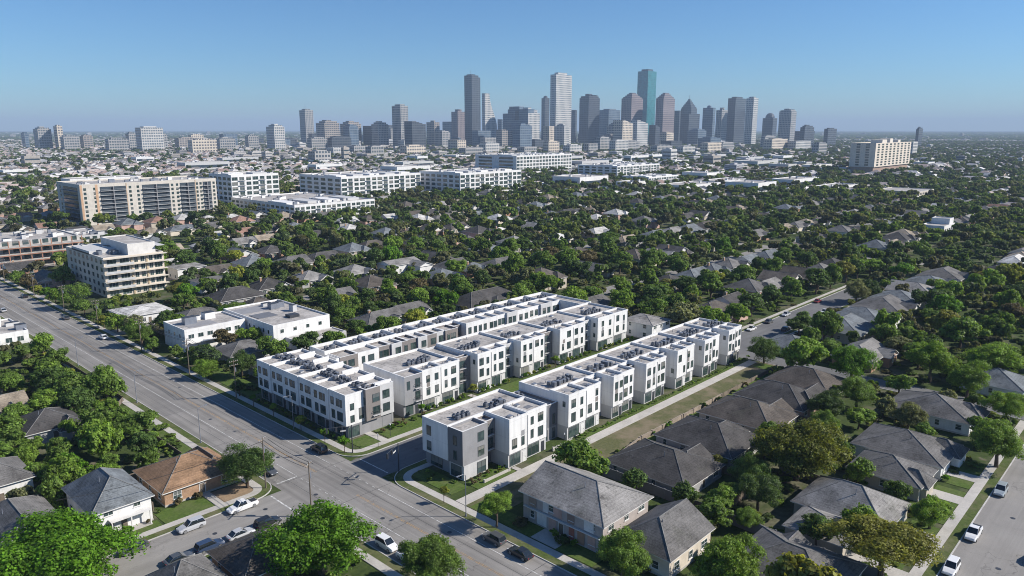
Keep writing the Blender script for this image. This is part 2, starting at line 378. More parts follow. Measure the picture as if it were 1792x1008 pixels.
for (x0, x1, y0, y1) in ((93.1, 94.9, 127.6, 134), (126.3, 127.8, 127.6, 135), (90.1, 92, 68, 71.5), (86.3, 90, 71.5, 77), (54.6, 56.2, 126.4, 132.4), (103.2, 104.4, 95.6, 97.5),
        (128.5, 134, 26.9, 31.8), (116, 119, 26.9, 38), (149, 152.5, 26.9, 33), (161, 164.5, 26.9, 32), (88, 97, 219, 224)):
    pm.box(x0, x1, y0, y1, -.1, .10, 0, 'b')
struct('path', pm, M['concrete'])
# ---------------------------------------------------------------- windows, shared by size
_wc = {}
def win_mesh(w, h, mat='frame', nx=1, nz=1, sill=False, glass='glass'):
    key = (round(w, 2), round(h, 2), mat, nx, nz, sill, glass)
    if key not in _wc:
        b = MB(); t = .07
        b.poly([(-w/2, -.025, 0), (w/2, -.025, 0), (w/2, -.025, h), (-w/2, -.025, h)], 1)
        for x0, x1, z0, z1 in ((-w/2-t/2, -w/2+t/2, -t/2, h+t/2), (w/2-t/2, w/2+t/2, -t/2, h+t/2), (-w/2+t/2, w/2-t/2, -t/2, t/2), (-w/2+t/2, w/2-t/2, h-t/2, h+t/2)):
            b.box(x0, x1, -.07, .0, z0, z1, 0)
        for i in range(1, nx): x = -w/2+w*i/nx; b.box(x-t/3, x+t/3, -.055, -.005, t/2, h-t/2, 0)
        for i in range(1, nz): z = h*i/nz; b.box(-w/2+t/2, w/2-t/2, -.052, -.006, z-t/3, z+t/3, 0)
        if sill: b.box(-w/2-.12, w/2+.12, -.16, .0, -.13, -t/2-.002, 0)
        _wc[key] = b.mesh('window', [M[mat], M[glass]])
    return _wc[key]
ROT = {'-Y': 0, '-X': -math.pi/2, '+X': math.pi/2, '+Y': math.pi}
def face_pt(face, plane, a, z): return (a, plane, z) if face in ('-Y', '+Y') else (plane, a, z)
def add_win(par, org, face, plane, a, z, w, h, name='window', **kw):
    p = face_pt(face, plane, a, z)
    return ob(name, win_mesh(w, h, **kw), par, (p[0]-org[0], p[1]-org[1], p[2]), ROT[face])
_bal = {}
def add_balcony(par, org, face, plane, a, z, w, d=1.1):
    k = (round(w, 2), d)
    if k not in _bal:
        b = MB().box(-w/2, w/2, -d, -.003, -.14, 0, 0)
        b.box(-w/2, w/2, -d, -d+.05, .98, 1.04, 1)
        n = max(3, int(w/.3))
        for i in range(n+1): x = -w/2+.02+(w-.04)*i/n; b.box(x-.015, x+.015, -d+.01, -d+.04, 0, .98, 1)
        for s in (-1, 1): b.box(s*w/2-.025, s*w/2+.025, -d+.05, -.003, .98, 1.04, 1)
        _bal[k] = b.mesh('balcony', [M['ltgrey'], M['darkmetal']])
    p = face_pt(face, plane, a, z)
    return ob('balcony', _bal[k], par, (p[0]-org[0], p[1]-org[1], p[2]), ROT[face])
# ---------------------------------------------------------------- townhouse rows
def unit(row, org, x0, x1, y0, y1, h, wall='white', ground='ltgrey', sy=0., sx=0., zb=3.1, par=.55, over=None, west=None, label=None):
    """one flat-roofed volume: recessed ground floor, upper box, parapet with coping, roof deck; faces -Y and -X are the seen ones"""
    ox, oy = org; x0 -= ox; x1 -= ox; y0 -= oy; y1 -= oy; t = .28
    b = MB(); b.box(x0+sx, x1, y0+sy, y1, 0, zb, 1, 'bt')
    b.box(x0, x1, y0, y1, zb, h, 0, 't' + ('w' if west else ''))
    if west:                                    # a west end in another material
        b.poly([(x0, y1, zb), (x0, y0, zb), (x0, y0, h), (x0, y1, h)], 3)
    # coping ring and inner parapet faces
    hi = h+.05
    for q in ((x0, x1, y0, y0+t), (x0, x1, y1-t, y1), (x0, x0+t, y0+t, y1-t), (x1-t, x1, y0+t, y1-t)):
        b.box(*q, h+.002, hi, 2)
    xi0, xi1, yi0, yi1 = x0+t-.01, x1-t+.01, y0+t-.01, y1-t+.01
    for q in (((xi0, yi0), (xi1, yi0)), ((xi1, yi0), (xi1, yi1)), ((xi1, yi1), (xi0, yi1)), ((xi0, yi1), (xi0, yi0))):
        (a0, b0), (a1, b1) = q; b.poly([(a1, b1, h-par), (a0, b0, h-par), (a0, b0, h+.002), (a1, b1, h+.002)], 0)
    u = b.ob('townhouse_unit', [M[wall], M[ground], M['coping'], M[west or wall]], row)
    if label: u['label'] = label
    rd = MB().poly([(xi0, yi0, h-par), (xi1, yi0, h-par), (xi1, yi1, h-par), (xi0, yi1, h-par)])
    # membrane seams and a curb
    nx = max(1, int((x1-x0)/3.2))
    for i in range(1, nx): x = x0+(x1-x0)*i/nx; rd.box(x-.05, x+.05, yi0+.02, yi1-.02, h-par, h-par+.03, 0, 'b')
    rd.ob('roof', M['membrane'], u)
    return u
def wins(u, org, face, plane, zs, items, ground=False):
    for a, w in items:
        for z, h in zs: add_win(u, org, face, plane, a, z, w, h, nx=2 if w > 1.5 else 1, nz=1)
def glazing(u, org, face, plane, a, w, h=2.45, n=4):
    add_win(u, org, face, plane, a, .25, w, h, 'ground_floor_glazing', nx=n, nz=1)
def door(u, org, face, plane, a, mat='darkmetal', w=1.0, h=2.3):
    p = face_pt(face, plane, a, 0)
    d = MB().box(-w/2, w/2, -.06, 0, .05, h, 0).box(w/2-.18, w/2-.13, -.11, -.06, .95, 1.2, 1).ob('entrance_door', [M[mat], M['metal']], u, (p[0]-org[0], p[1]-org[1], 0), ROT[face])
    return d
def roof_bits(u, org, x0, x1, y0, y1, z, seed):
    r = random.Random(seed); ox, oy = org
    a, b = r.uniform(x0+.8, x1-2), r.uniform(y0+.8, y1-2)
    MB().box(a-ox, a-ox+.9, b-oy, b-oy+.9, z, z+.35, 0).box(a-ox-.04, a-ox+.94, b-oy-.04, b-oy+.94, z+.352, z+.42, 1).ob('roof_hatch', [M['ltgrey'], M['metal']], u)
    for i in range(2): MB().cyl(r.uniform(x0+.6, x1-.6)-ox, r.uniform(y0+.6, y1-.6)-oy, z, z+r.uniform(.4, .8), .09, n=6).ob('vent_pipe', M['metal'], u)
    a, b = r.uniform(x0+.5, x1-3), r.uniform(y0+.5, y1-2.5)
    MB().box(a-ox, a-ox+r.uniform(1.2, 2.6), b-oy, b-oy+r.uniform(.8, 2), z, z+.04, 0, 'b').ob('roof_patch', M['charcoal' if r.random() < .4 else 'grey'], u)
UP = ((4.05, 1.95), (7.35, 1.75))
# --- block along the avenue
o1 = (88.2, 134.0)
row1 = thing('townhouse_row', 'white townhouse block along the avenue, its long shaded front facing the road', 'townhouses', (*o1, 0), group='white modern townhouse rows')
for k in range(6):
    y1 = 172.5-6.42*k; y0 = y1-6.42
    u = unit(row1, o1, 88.2+(.25 if k % 2 else 0), 101.5, y0+.006, y1, 10.5-(.12 if k % 2 else 0), 'white', 'grey', sx=.7)
    px = 88.2+(.25 if k % 2 else 0)
    for a, w in ((y1-1.3, 1.15), (y1-3.5, 1.25), (y1-4.75, .7)):
        add_win(u, o1, '-X', px, a, 7.2, w, 1.75)
    for a, w in ((y1-1.6, 1.3), (y1-4.2, 2.1)): add_win(u, o1, '-X', px, a, 3.95, w, 2.05, nx=2 if w > 2 else 1)
    glazing(u, o1, '-X', px+.7, y1-2.0, 2.8, n=3); door(u, o1, '-X', px+.7, y1-4.6)
    roof_bits(u, o1, 89, 101, y0+.3, y1-.3, 9.95-(.12 if k % 2 else 0), 340+k)
    # fin walls between roofs on the east edge
    MB().box(8.6, 13.25, y0-o1[1]+.32, y0-o1[1]+.62, 9.9, 11.05, 0).ob('roof_fin', M['white'], u)
    if k == 5:
        for z, h in ((7.1, 1.5), (4.2, 1.6)): add_win(u, o1, '-Y', y0+.006, 90.2, z-.5, 1.0, h)
        glazing(u, o1, '-Y', y0+.006, 90.4, 3.0, n=3)
        add_win(u, o1, '-Y', y0+.006, 92.6, 3.9, 1.2, 2.6)
end1 = unit(row1, o1, 93.4, 97.4, 133.2, 136, 10.62, 'taupe', 'taupe', sy=.9)
for z in (4.2, 7.2): add_win(end1, o1, '-Y', 133.2, 96.2, z, 1.9, 1.9, nx=2)
add_win(end1, o1, '-X', 93.4, 134.0-.35, 7.0, .55, 1.7); door(end1, o1, '-Y', 134.1, 95.5)
add_balcony(end1, o1, '-Y', 133.2, 96.2, 4.1, 2.2, .5)
end1b = unit(row1, o1, 97.405, 101.45, 133.55, 136, 10.55, 'ltgrey', 'grey', sy=.5)
for z in (4.0, 7.2): add_win(end1b, o1, '-Y', 133.55, 99.3, z, 1.9, 1.95, nx=2)
glazing(end1b, o1, '-Y', 134.05, 99.6, 2.6, n=3)
# --- corner and right-hand row
o3 = (92.3, 97.5)
row3 = thing('townhouse_row', 'right-hand white townhouse row beside the pale walk, grey box at its street corner', 'townhouses', (*o3, 0), group='white modern townhouse rows')
u = unit(row3, o3, 92.3, 115.0, 104.6, 112.3, 10.5, 'white', 'grey', sx=.9)
for z in (3.7, 7.0): add_win(u, o3, '-X', 92.3, 110.2, z, 1.3, 2.0)
add_win(u, o3, '-X', 93.2, 109, .3, 3.5, 2.4, 'ground_floor_glazing', nx=3)
u = unit(row3, o3, 92.5, 99.4, 100.4, 104.595, 10.35, 'grey', 'ltgrey', sx=.25, west='charcoal', label='grey clad street corner volume of the row')  # light on the front and shade on the west face put into panel tones
for z in (3.9, 7.0): add_win(u, o3, '-X', 92.5, 102.6, z, 1.0, 1.9); add_win(u, o3, '-Y', 100.4, 97.5, z, 1.7, 2.0, nx=2)
glazing(u, o3, '-X', 92.75, 102.6, 3.0, n=3); glazing(u, o3, '-Y', 100.4, 97.6, 2.4, n=2)
u = unit(row3, o3, 99.405, 102.6, 101.5, 104.59, 10.0, 'taupe', 'taupe', sy=1.2)
for z in (3.9, 7.0): add_win(u, o3, '-Y', 101.5, 100.9, z, 2.1, 2.2, nx=3); add_balcony(u, o3, '-Y', 101.5, 100.9, z-.1, 2.3, .45)
door(u, o3, '-Y', 102.7, 101.0)
def front_box(row, org, x0, x1, yf, yb, h, seed, wall='white'):
    """a bay in two stepped halves with a grey reveal between them"""
    rr = random.Random(seed); w = x1-x0; s = x0+w*(.46+.08*rr.random()); st = rr.uniform(.35, .65)
    u = unit(row, org, x0, s-.2, yf, yb, h, wall, 'ltgrey', sy=.35); v = unit(row, org, s+.2, x1, yf+st, yb, h-.14, wall, 'ltgrey', sy=.35)
    MB().box(s-.195-org[0], s+.195-org[0], yf+st+.35-org[1], yb-org[1], 0, h-.4, 0).ob('reveal_strip', M['grey'], u)
    for o_, a, b, yy, k in ((u, x0, s-.2, yf, 0), (v, s+.2, x1, yf+st, 1)):
        ww = b-a; roof_bits(o_, org, a, b, yy, yb, h-.55-.14*k, seed*7+k)
        kind = rr.randrange(3)
        for z, hh in UP:
            if kind == 0: its = ((a+ww*.27, 1.45), (a+ww*.72, .85))
            elif kind == 1: its = ((a+ww*.24, .8), (a+ww*.66, 1.6))
            else: its = ((a+ww*.30, 1.1), (a+ww*.74, 1.1))
            for q, (c, wd) in enumerate(its):
                if rr.random() < .12: continue
                add_win(o_, org, '-Y', yy, c, z+(.0 if rr.random() < .7 else .25), wd, hh+(.15 if wd > 1.2 else -.05), nx=2 if wd > 1.2 else 1)
            if k == 0 and rr.random() < .4: add_win(u, org, '-X', x0, yf+1.3, z+.3, .7, 1.2)
        if rr.random() < .5:                       # a darker panel under or between the windows
            c = a+ww*(.72 if kind == 0 else .3); MB().box(c-.5-org[0], c+.5-org[0], yy-.02-org[1], yy+.001-org[1], 6.15, 7.3, 0).ob('spandrel_panel', M['taupe' if rr.random() < .5 else 'grey'], o_)
        glazing(o_, org, '-Y', yy+.35, a+ww*.36, ww*.56, n=3); door(o_, org, '-Y', yy+.35, a+ww*.84, 'frameW' if rr.random() < .6 else 'darkmetal')
        MB().cyl(b-.12-org[0], yy-.06-org[1], 3.15, h-.5, .05, n=6).ob('downpipe', M['ltgrey'], o_)
    return u
front_box(row3, o3, 102.7, 115.1, 97.5, 104.585, 10.65, 1)
u = unit(row3, o3, 115.105, 121.9, 100.9, 112.3, 8.4, 'charcoal', 'grey', label='lower dark connecting wing')
for z in (3.6,): add_win(u, o3, '-Y', 100.9, 117.2, z, 2.4, 2.2, nx=3); add_win(u, o3, '-Y', 100.9, 120.6, z, .9, 2.4)
add_win(u, o3, '-Y', 100.9, 120.6, .3, .9, 2.4); glazing(u, o3, '-Y', 100.9, 117.2, 2.6, n=3)
BX3 = ((122.0, 134.6), (139.0, 148.4), (152.6, 162.5), (167.6, 177.6), (181.6, 191.2), (195.8, 205.0))
for i, (a, b) in enumerate(BX3):
    e = BX3[i+1][0] if i < 5 else 205.0
    u = unit(row3, o3, a+.004, e, 103.3, 112.8, 10.25, 'white', 'ltgrey'); roof_bits(u, o3, a, e, 108, 112.8, 9.7, 200+i); roof_bits(u, o3, a, e, 103.6, 106, 9.7, 230+i)
    if e-b > 1:
        g = unit(row3, o3, b+.005, e-.005, 101.4, 103.295, 9.7, 'taupe' if i % 2 else 'ltgrey', 'grey')
        for z in (3.8, 7.0): add_win(g, o3, '-Y', 101.4, (b+e)/2, z, 1.2, 1.7)
        door(g, o3, '-Y', 101.4, (b+e)/2+.6)
    front_box(row3, o3, a, b, 97.8+.15*(i % 2), 103.29, 10.6, 20+i)
# --- middle row
o2 = (105.4, 134.0)
row2 = thing('townhouse_row', 'middle white townhouse row of five bays, between the alley and the back row', 'townhouses', (*o2, 0), group='white modern townhouse rows')
u = unit(row2, o2, 105.4, 123.4, 139.0, 150.8, 10.3, 'white', 'ltgrey')
u = unit(row2, o2, 105.4, 110.9, 134.4, 138.995, 10.25, 'grey', 'grey', sy=.6, west='white', label='grey fronted end bay with white west wall')
for z in (3.7, 6.9): add_win(u, o2, '-Y', 134.4, 109.4, z, 1.5, 2.3, nx=2); add_balcony(u, o2, '-Y', 134.4, 109.4, z-.1, 1.9, .55)
add_win(u, o2, '-Y', 134.4, 106.6, 6.9, .9, 2.1); door(u, o2, '-Y', 135, 109.5); glazing(u, o2, '-Y', 135, 107.2, 2.2, n=2)
BX2 = ((110.905, 123.6), (129.6, 140.8), (146.2, 156.8), (163.0, 176.0), (181.4, 198.0))
for i, (a, b) in enumerate(BX2):
    e = BX2[i+1][0] if i < 4 else 198.0
    if i: u = unit(row2, o2, a+.004, e, 139.0, 150.8, 10.3, 'white', 'ltgrey'); roof_bits(u, o2, a, e, 145, 150.5, 9.75, 260+i)
    if e-b > 1:
        g = unit(row2, o2, b+.005, e-.005, 137.2, 138.99, 9.8, 'taupe' if i % 2 == 0 else 'ltgrey', 'grey')
        if i == 0: unit(row2, o2, b-.19, e, 139.0, 150.8, 9.6, 'ltgrey', 'ltgrey')
        for z in (3.8, 7.0): add_win(g, o2, '-Y', 137.2, (b+e)/2, z, 1.9, 1.9, nx=2); add_balcony(g, o2, '-Y', 137.2, (b+e)/2, z-.1, 2.4, .6)
        glazing(g, o2, '-Y', 137.2, (b+e)/2, 2.6, n=3)
    front_box(row2, o2, a, b, 134.4, 138.99, 10.6, 50+i)
# --- back row with its end wing
o4 = (104.0, 160.4)
row4 = thing('townhouse_row', 'long back townhouse row with stepped white and taupe fronts, ending in a white wing', 'townhouses', (*o4, 0), group='white modern townhouse rows')
cols = ['taupe', 'white', 'taupe', 'ltgrey', 'taupe', 'taupe', 'ltgrey', 'taupe', 'ltgrey', 'taupe']
xs = [105.0, 110.6, 117.4, 121.8, 125.4, 127.6, 131.2, 134.6, 138.2, 141.6, 146.6]
u0 = unit(row4, o4, 104.0, 104.995, 160.6, 165.9, 9.6, 'white', 'white')
for i, c in enumerate(cols):
    u = unit(row4, o4, xs[i]+.005, xs[i+1], 160.4+(.5 if i % 3 == 2 else 0), 165.99, 9.7, c, 'grey')
    w = xs[i+1]-xs[i]; pl = 160.4+(.5 if i % 3 == 2 else 0)
    for z in (3.9, 6.6): add_win(u, o4, '-Y', pl, xs[i]+w*.62, z, min(1.9, w*.5), 1.9, nx=2)
    if w > 4: add_win(u, o4, '-Y', pl, xs[i]+w*.25, 6.6, 1.0, 1.9)
xs2 = [149.8, 159.4, 163.6, 167.8, 172.4, 178.6, 184.2, 189.8, 194.0]
g = unit(row4, o4, 146.605, 149.795, 162.4, 165.99, 9.7, 'taupe', 'grey'); add_win(g, o4, '-Y', 162.4, 148.2, 6.6, 1.4, 1.9)
for i in range(8):
    pl = 160.2+(.7 if i in (2, 5) else 0)
    u = unit(row4, o4, xs2[i]+.005, xs2[i+1], pl, 165.99, 10.3-(.2 if i in (2, 5) else 0), 'ltgrey' if i in (3, 6) else 'white', 'grey')
    w = xs2[i+1]-xs2[i]
    for f in ((.16, .4, .62, .84) if w > 9 else (.3, .72)):
        for z in (3.9, 6.9): add_win(u, o4, '-Y', pl, xs2[i]+w*f, z, 1.2 if w > 9 else 1.45, 1.95)
xb = [104.0, 112.0, 120.0, 128.0, 136.0, 143.0, 150.0, 158.0, 166.0, 174.0, 182.0, 190.0, 199.5]
for i in range(12): roof_bits(unit(row4, o4, xb[i]+.005, xb[i+1], 166.0, 173.2, 10.35+(.0 if i % 2 else .1), 'white', 'ltgrey', par=.75), o4, xb[i], xb[i+1], 166.3, 173, 9.6+(.0 if i % 2 else .1), 300+i)
unit(row4, o4, 194.005, 199.5, 150.85, 165.99, 10.3, 'white', 'white', label='white cross wing closing the far end')
# ---------------------------------------------------------------- rooftop condensers
cb = MB()
for sx in (-1, 1):
    for sy in (-1, 1): cb.box(sx*.36-.05, sx*.36+.05, sy*.36-.05, sy*.36+.05, 0, .2, 0)
cb.box(-.45, .45, -.45, .45, .2, 1.02, 0)
for i in range(6): 
    z = .3+.11*i
    cb.box(-.47, .47, -.47, .47, z, z+.035, 1)
COND = cb.mesh('condenser_casing', [M['metal'], M['darkmetal']])
fb = MB().cyl(0, 0, 1.02, 1.14, .40, .36, 12, 0)
for i in range(5):
    a = i*2*math.pi/5; fb.poly([(0, 0, 1.16), (.33*math.cos(a), .33*math.sin(a), 1.15), (.33*math.cos(a+.6), .33*math.sin(a+.6), 1.19)], 1)
FAN = fb.mesh('condenser_fan', [M['darkmetal'], M['metal']])
def cluster(cx, cy, z, n, along, label, seed):
    r = random.Random(seed)
    for i in range(n):
        a = (i//2-(n/2-1)/2)*1.3+r.uniform(-.22, .22); c = (i % 2-.5)*1.35+r.uniform(-.45, .45)
        x, y = (cx+a, cy+c) if along == 'X' else (cx+c, cy+a)
        t = thing('rooftop_condenser', label, 'air conditioner', (x, y, z), r.choice((0, 1.57))+r.uniform(-.25, .25), 'air conditioners on the townhouse roofs')
        s = r.uniform(.68, 1.05)
        ob('casing', COND, t, scale=(s, s, s*r.uniform(.8, 1.25))); ob('fan', FAN, t, scale=s)
for k in range(6): cluster(94.6+.4*(k % 2), 172.5-6.42*k-3.2, 9.95-(.12 if k % 2 else 0), 8, 'Y', 'grey condenser on the flat roof of the avenue block, %s bay from its far end' % ('first', 'second', 'third', 'fourth', 'fifth', 'last')[k], k)
cluster(98.3, 107.2, 9.95, 6, 'X', 'grey condenser on the flat roof just behind the grey street-corner box', 11)
cluster(108, 106.6, 9.95, 8, 'X', 'grey condenser behind the first white box from the street corner, right-hand row', 12)
cluster(118.5, 109.6, 7.85, 4, 'X', 'grey condenser on the lower roof between the corner block and the long right-hand row', 13)
for i, (a, b) in enumerate(BX3): cluster((a+b)/2+1, 106.3, 9.7, 12, 'X', 'grey condenser on the long right-hand roof, %s bay from the street' % ('first', 'second', 'third', 'fourth', 'fifth', 'sixth')[i], 30+i)
for i, (a, b) in enumerate(BX2): cluster((a+b)/2-1, 142.6, 9.75, 12 if b-a > 11 else 10, 'X', 'grey condenser on the middle row roof, %s bay from the street' % ('first', 'second', 'third', 'fourth', 'fifth')[i], 60+i)
for i in range(12): cluster((xb[i]+xb[i+1])/2, 168.9, 9.6+(.0 if i % 2 else .1), 6, 'X', 'grey condenser on the back row roof, %s bay from the avenue end' % ('first', 'second', 'third', 'fourth', 'fifth', 'sixth', 'seventh', 'eighth', 'ninth', 'tenth', 'eleventh', 'last')[i], 90+i)
# ---------------------------------------------------------------- houses
def roof_mb(mb, x0, x1, y0, y1, z, rise, axis='X', h0=True, h1=True, ov=.55, lift=0.):
    """hip or gable roof; axis = ridge direction, h0/h1 = hipped at the low/high end. slots: 0 shingles 1 trim 2 wall 3 ridge caps"""
    if axis == 'Y':
        t = MB(); roof_mb(t, y0, y1, x0, x1, z, rise, 'X', h0, h1, ov, lift); n = len(mb.v)
        mb.v += [(q[1], q[0], q[2]) for q in t.v]; mb.f += [tuple(n+i for i in reversed(f)) for f in t.f]; mb.m += t.m; return
    hs = (y1-y0)/2; k = rise/hs; cy = (y0+y1)/2
    X0, X1, Y0, Y1 = x0-ov, x1+ov, y0-ov, y1+ov; ze = z-ov*k+lift; zr = z+rise+lift; th = .16
    ra = x0+hs*.95 if h0 else X0; rb = x1-hs*.95 if h1 else X1
    if ra > rb: ra = rb = (ra+rb)/2
    A, B, C, D = (X0, Y0, ze), (X1, Y0, ze), (X1, Y1, ze), (X0, Y1, ze); E, F = (ra, cy, zr), (rb, cy, zr)
    mb.poly([A, B, F, E], 0); mb.poly([C, D, E, F], 0)
    for hip, (p, q), r, gx in ((h0, (D, A), E, x0), (h1, (B, C), F, x1)):
        if hip: mb.poly([p, q, r], 0)
        else:
            mb.poly([(gx, y1 if gx == x0 else y0, z-.02), (gx, y0 if gx == x0 else y1, z-.02), (gx, cy, z+rise-.03)], 2)
            for a, b in ((p, r), (r, q)): mb.poly([a, b, (b[0], b[1], b[2]-th), (a[0], a[1], a[2]-th)], 1)
    for a, b in ((A, B), (B, C), (C, D), (D, A)):            # fascia and gutter
        if (a[0] == b[0]) and not (h0 if a[0] == X0 else h1): continue
        mb.poly([(a[0], a[1], a[2]-th), (b[0], b[1], b[2]-th), b, a], 1)
    s = lambda p: (p[0], p[1], ze-th)
    mb.poly([s(D), s(C), s(B), s(A)], 1)
    caps = [(E, F)] if rb-ra > .3 else []
    if h0: caps += [(A, E), (D, E)]
    if h1: caps += [(B, F), (C, F)]
    for a, b in caps:
        a = Vector(a)+Vector((0, 0, .015)); b = Vector(b)+Vector((0, 0, .015)); mb.tube([a, b], .075, 4, 3)
M['cap'] = surf('ridge_caps', (.185, .182, .178), .9, .3, .8, .2, 3)
def roof_ob(parent, x0, x1, y0, y1, z, rise, axis, h0, h1, rcol, wcol, ov=.55, lift=0., name='roof'):
    b = MB(); roof_mb(b, x0, x1, y0, y1, z, rise, axis, h0, h1, ov, lift)
    me = b.mesh(name, [M['roof'], M['trim'], M['wall'], M['cap']])
    o = ob(name, me, parent, col=rcol)
    # gable infill takes the wall paint of its own house
    if not (h0 and h1):
        me.materials[2] = wall_mat(wcol)
    return o
_wm = {}
def wall_mat(c):
    k = tuple(round(q, 3) for q in c)
    if k not in _wm: _wm[k] = surf('house_wall', k, .82, .10, .4, .06, 3, streak=.12)
    return _wm[k]
M['brick'] = None
def m_brick():
    n = NT('brick_wall'); p = n.pos(); o = n.objc()
    br = n.new('ShaderNodeTexBrick'); mp = n.new('ShaderNodeSeparateXYZ'); n.set(mp.inputs[0], o)
    cb = n.new('ShaderNodeCombineXYZ'); n.set(cb.inputs[0], n.math('ADD', mp.outputs[0], mp.outputs[1])); n.set(cb.inputs[1], mp.outputs[2]); n.set(br.inputs['Vector'], cb.outputs[0])
    br.inputs['Scale'].default_value = 3.2; br.inputs['Mortar Size'].default_value = .012
    for i, v in (('Color1', (.30, .17, .10, 1)), ('Color2', (.40, .25, .15, 1)), ('Mortar', (.42, .37, .31, 1))): br.inputs[i].default_value = v
    return n.fin(n.scale(br.outputs[0], n.rng(n.noise(p, .7, 4), .3, .7, .75, 1.2)), .9)
M['brick'] = m_brick()
CHAR, GREY, LGREY, BROWN, BLUEG, TAN, DKB = (.066, .063, .062), (.125, .121, .118), (.215, .208, .20), (.23, .145, .088), (.14, .155, .168), (.26, .22, .17), (.092, .080, .070)
WHT, CRM, PINK, BRK, GRW, BEI = (.66, .66, .65), (.60, .54, .45), (.50, .34, .29), (.36, .22, .15), (.34, .34, .34), (.46, .41, .34)
def house(name, label, x0, x1, y0, y1, eave, rise, axis, h0, h1, wc, rc, group=None, storeys=1, brick=False, chim=None, wing=None, porch=None, dside='-Y', win=True, garage=None, frame='frameW', ov=.55):
    org = (x0, y0); t = thing(name, label, 'house', (x0, y0, 0), 0, group)
    W, D = x1-x0, y1-y0; wm = M['brick'] if brick else wall_mat(wc)
    wb = MB().box(0, W, 0, D, 0, eave, 0, 'b').box(-.06, W+.06, -.06, D+.06, -.1, .35, 1, 'b'); wb.ob('wall', [wm, M['concrete']], t)
    rf = roof_ob(t, 0, W, 0, D, eave, rise, axis, h0, h1, rc, wc, ov)
    if wing:                                   # (x0,x1,y0,y1,eave,rise,axis,h0,h1) in the house's own metres
        a, b, c, d, e2, r2, ax2, g0, g1 = wing
        MB().box(a, b, c, d, 0, e2, 0, 'b').ob('wing_wall', wm, t)
        roof_ob(t, a, b, c, d, e2, r2, ax2, g0, g1, rc, wc, .45, .02, 'wing_roof')
    if chim:
        cx, cy = chim; MB().box(cx-.45, cx+.45, cy-.35, cy+.35, eave, eave+rise+1.0, 0).box(cx-.52, cx+.52, cy-.42, cy+.42, eave+rise+1.0, eave+rise+1.15, 1).ob('chimney', [M['brick'], M['concrete']], rf)
    # plumbing vents on the slope
    MB().cyl(W*.35, D*.42, eave+rise*.3, eave+rise*.84+.5, .07, n=6).ob('vent_pipe', M['metal'], rf)
    if win:
        for s in range(storeys):
            z = 1.0+s*2.7
            n = max(2, int(W/3.6))
            for i in range(n):
                a = W*(i+.5)/n
                if dside == '-Y' and s == 0 and i == n//2: continue
                ww = (1.5, 1.1, 1.8)[i % 3]
                w = add_win(t, (0, 0), '-Y', 0, a, z, ww, 1.35, mat=frame, nx=2, nz=2, sill=True)
            n = max(2, int(D/4.2))
            for i in range(n):
                a = D*(i+.5)/n
                if dside == '-X' and s == 0 and i == n//2: continue
                add_win(t, (0, 0), '-X', 0, a, z, (1.2, .9)[i % 2], 1.3, mat=frame, nx=1, nz=2, sill=True)
    p = face_pt(dside, 0, (W if dside == '-Y' else D)*.5, 0)
    dr = MB().box(-.5, .5, -.05, 0, .1, 2.25, 0).box(-.62, -.5, -.06, 0, .1, 2.37, 1).box(.5, .62, -.06, 0, .1, 2.37, 1).box(-.5, .5, -.06, 0, 2.25, 2.37, 1).ob('door', [M['wood'], M['trim']], t, p, ROT[dside])
    MB().box(.36, .42, -.11, -.05, 1.1, 1.16, 0).ob('handle', M['metal'], dr)
    if porch:                                   # (x0,x1,depth) on -Y
        a, b, d = porch; pe = min(eave, 3.05); pb = MB().box(a, b, -d, -.01, -.05, .25, 1)
        for x in (a+.2, (a+b)/2, b-.2): pb.box(x-.09, x+.09, -d+.1, -d+.28, .25, pe-.25, 0)
        pb.box(a, b, -d, -.02, pe-.25, pe-.1, 0); pb.ob('porch', [M['trim'], M['concrete']], t)
    if garage:
        a = garage; g = MB().box(a-1.4, a+1.4, -.05, -.001, .1, 2.3, 0)
        for i in range(1, 4): g.box(a-1.38, a+1.38, -.06, -.05, .1+.55*i-.02, .1+.55*i+.02, 1)
        g.ob('garage_door', [M['trim'], M['frame']], t)
    return t
HOUSES = []                                     # footprints, kept clear of trees
def H(*a, **k): HOUSES.append(a[2:6]); return house(*a, **k)
H('brick_house', 'brown roofed tan brick bungalow on the corner of avenue and side street', 48, 62, 132.6, 145.8, 3.2, 3.0, 'X', True, True, BRK, BROWN, brick=True, wing=(8.8, 13.9, 1.5, 13.2, 3.1, 2.0, 'Y', True, True))
H('house', 'two-storey white house with slate grey hip roof beside the brown bungalow', 35.2, 44.6, 129.6, 143.5, 5.2, 3.4, 'Y', True, True, WHT, BLUEG, storeys=2, porch=(2.2, 8.8, 1.5))
H('house', 'grey roofed house with white front gable at the left edge, above the bright tree', 20.5, 31.5, 131.5, 146, 4.0, 3.2, 'Y', False, True, WHT, GREY, porch=(5, 10, 1.5), wing=(5.6, 10.6, -1.4, 5, 3.6, 1.9, 'Y', False, True))
H('house', 'grey roofed white house cut by the left edge, behind the gabled house', 22.5, 33, 155.5, 167, 4.2, 3.0, 'X', True, True, WHT, GREY, chim=(3, 5))
H('house', 'dark grey house sunk among the dense trees left of the avenue', 38.5, 49.5, 181, 193, 3.2, 2.8, 'X', True, True, GRW, CHAR, wing=(6, 11, -2.5, 4, 3.0, 1.8, 'Y', True, True))
H('house', 'dark roofed house south of the side street, half under the biggest bright tree', 45, 56, 96.5, 107.5, 3.2, 2.6, 'X', True, True, BRK, DKB)
H('house', 'grey peaked roof at the bottom edge, left of the biggest bright tree', 33.5, 43, 96.5, 107, 3.6, 3.4, 'X', True, True, GRW, GREY)
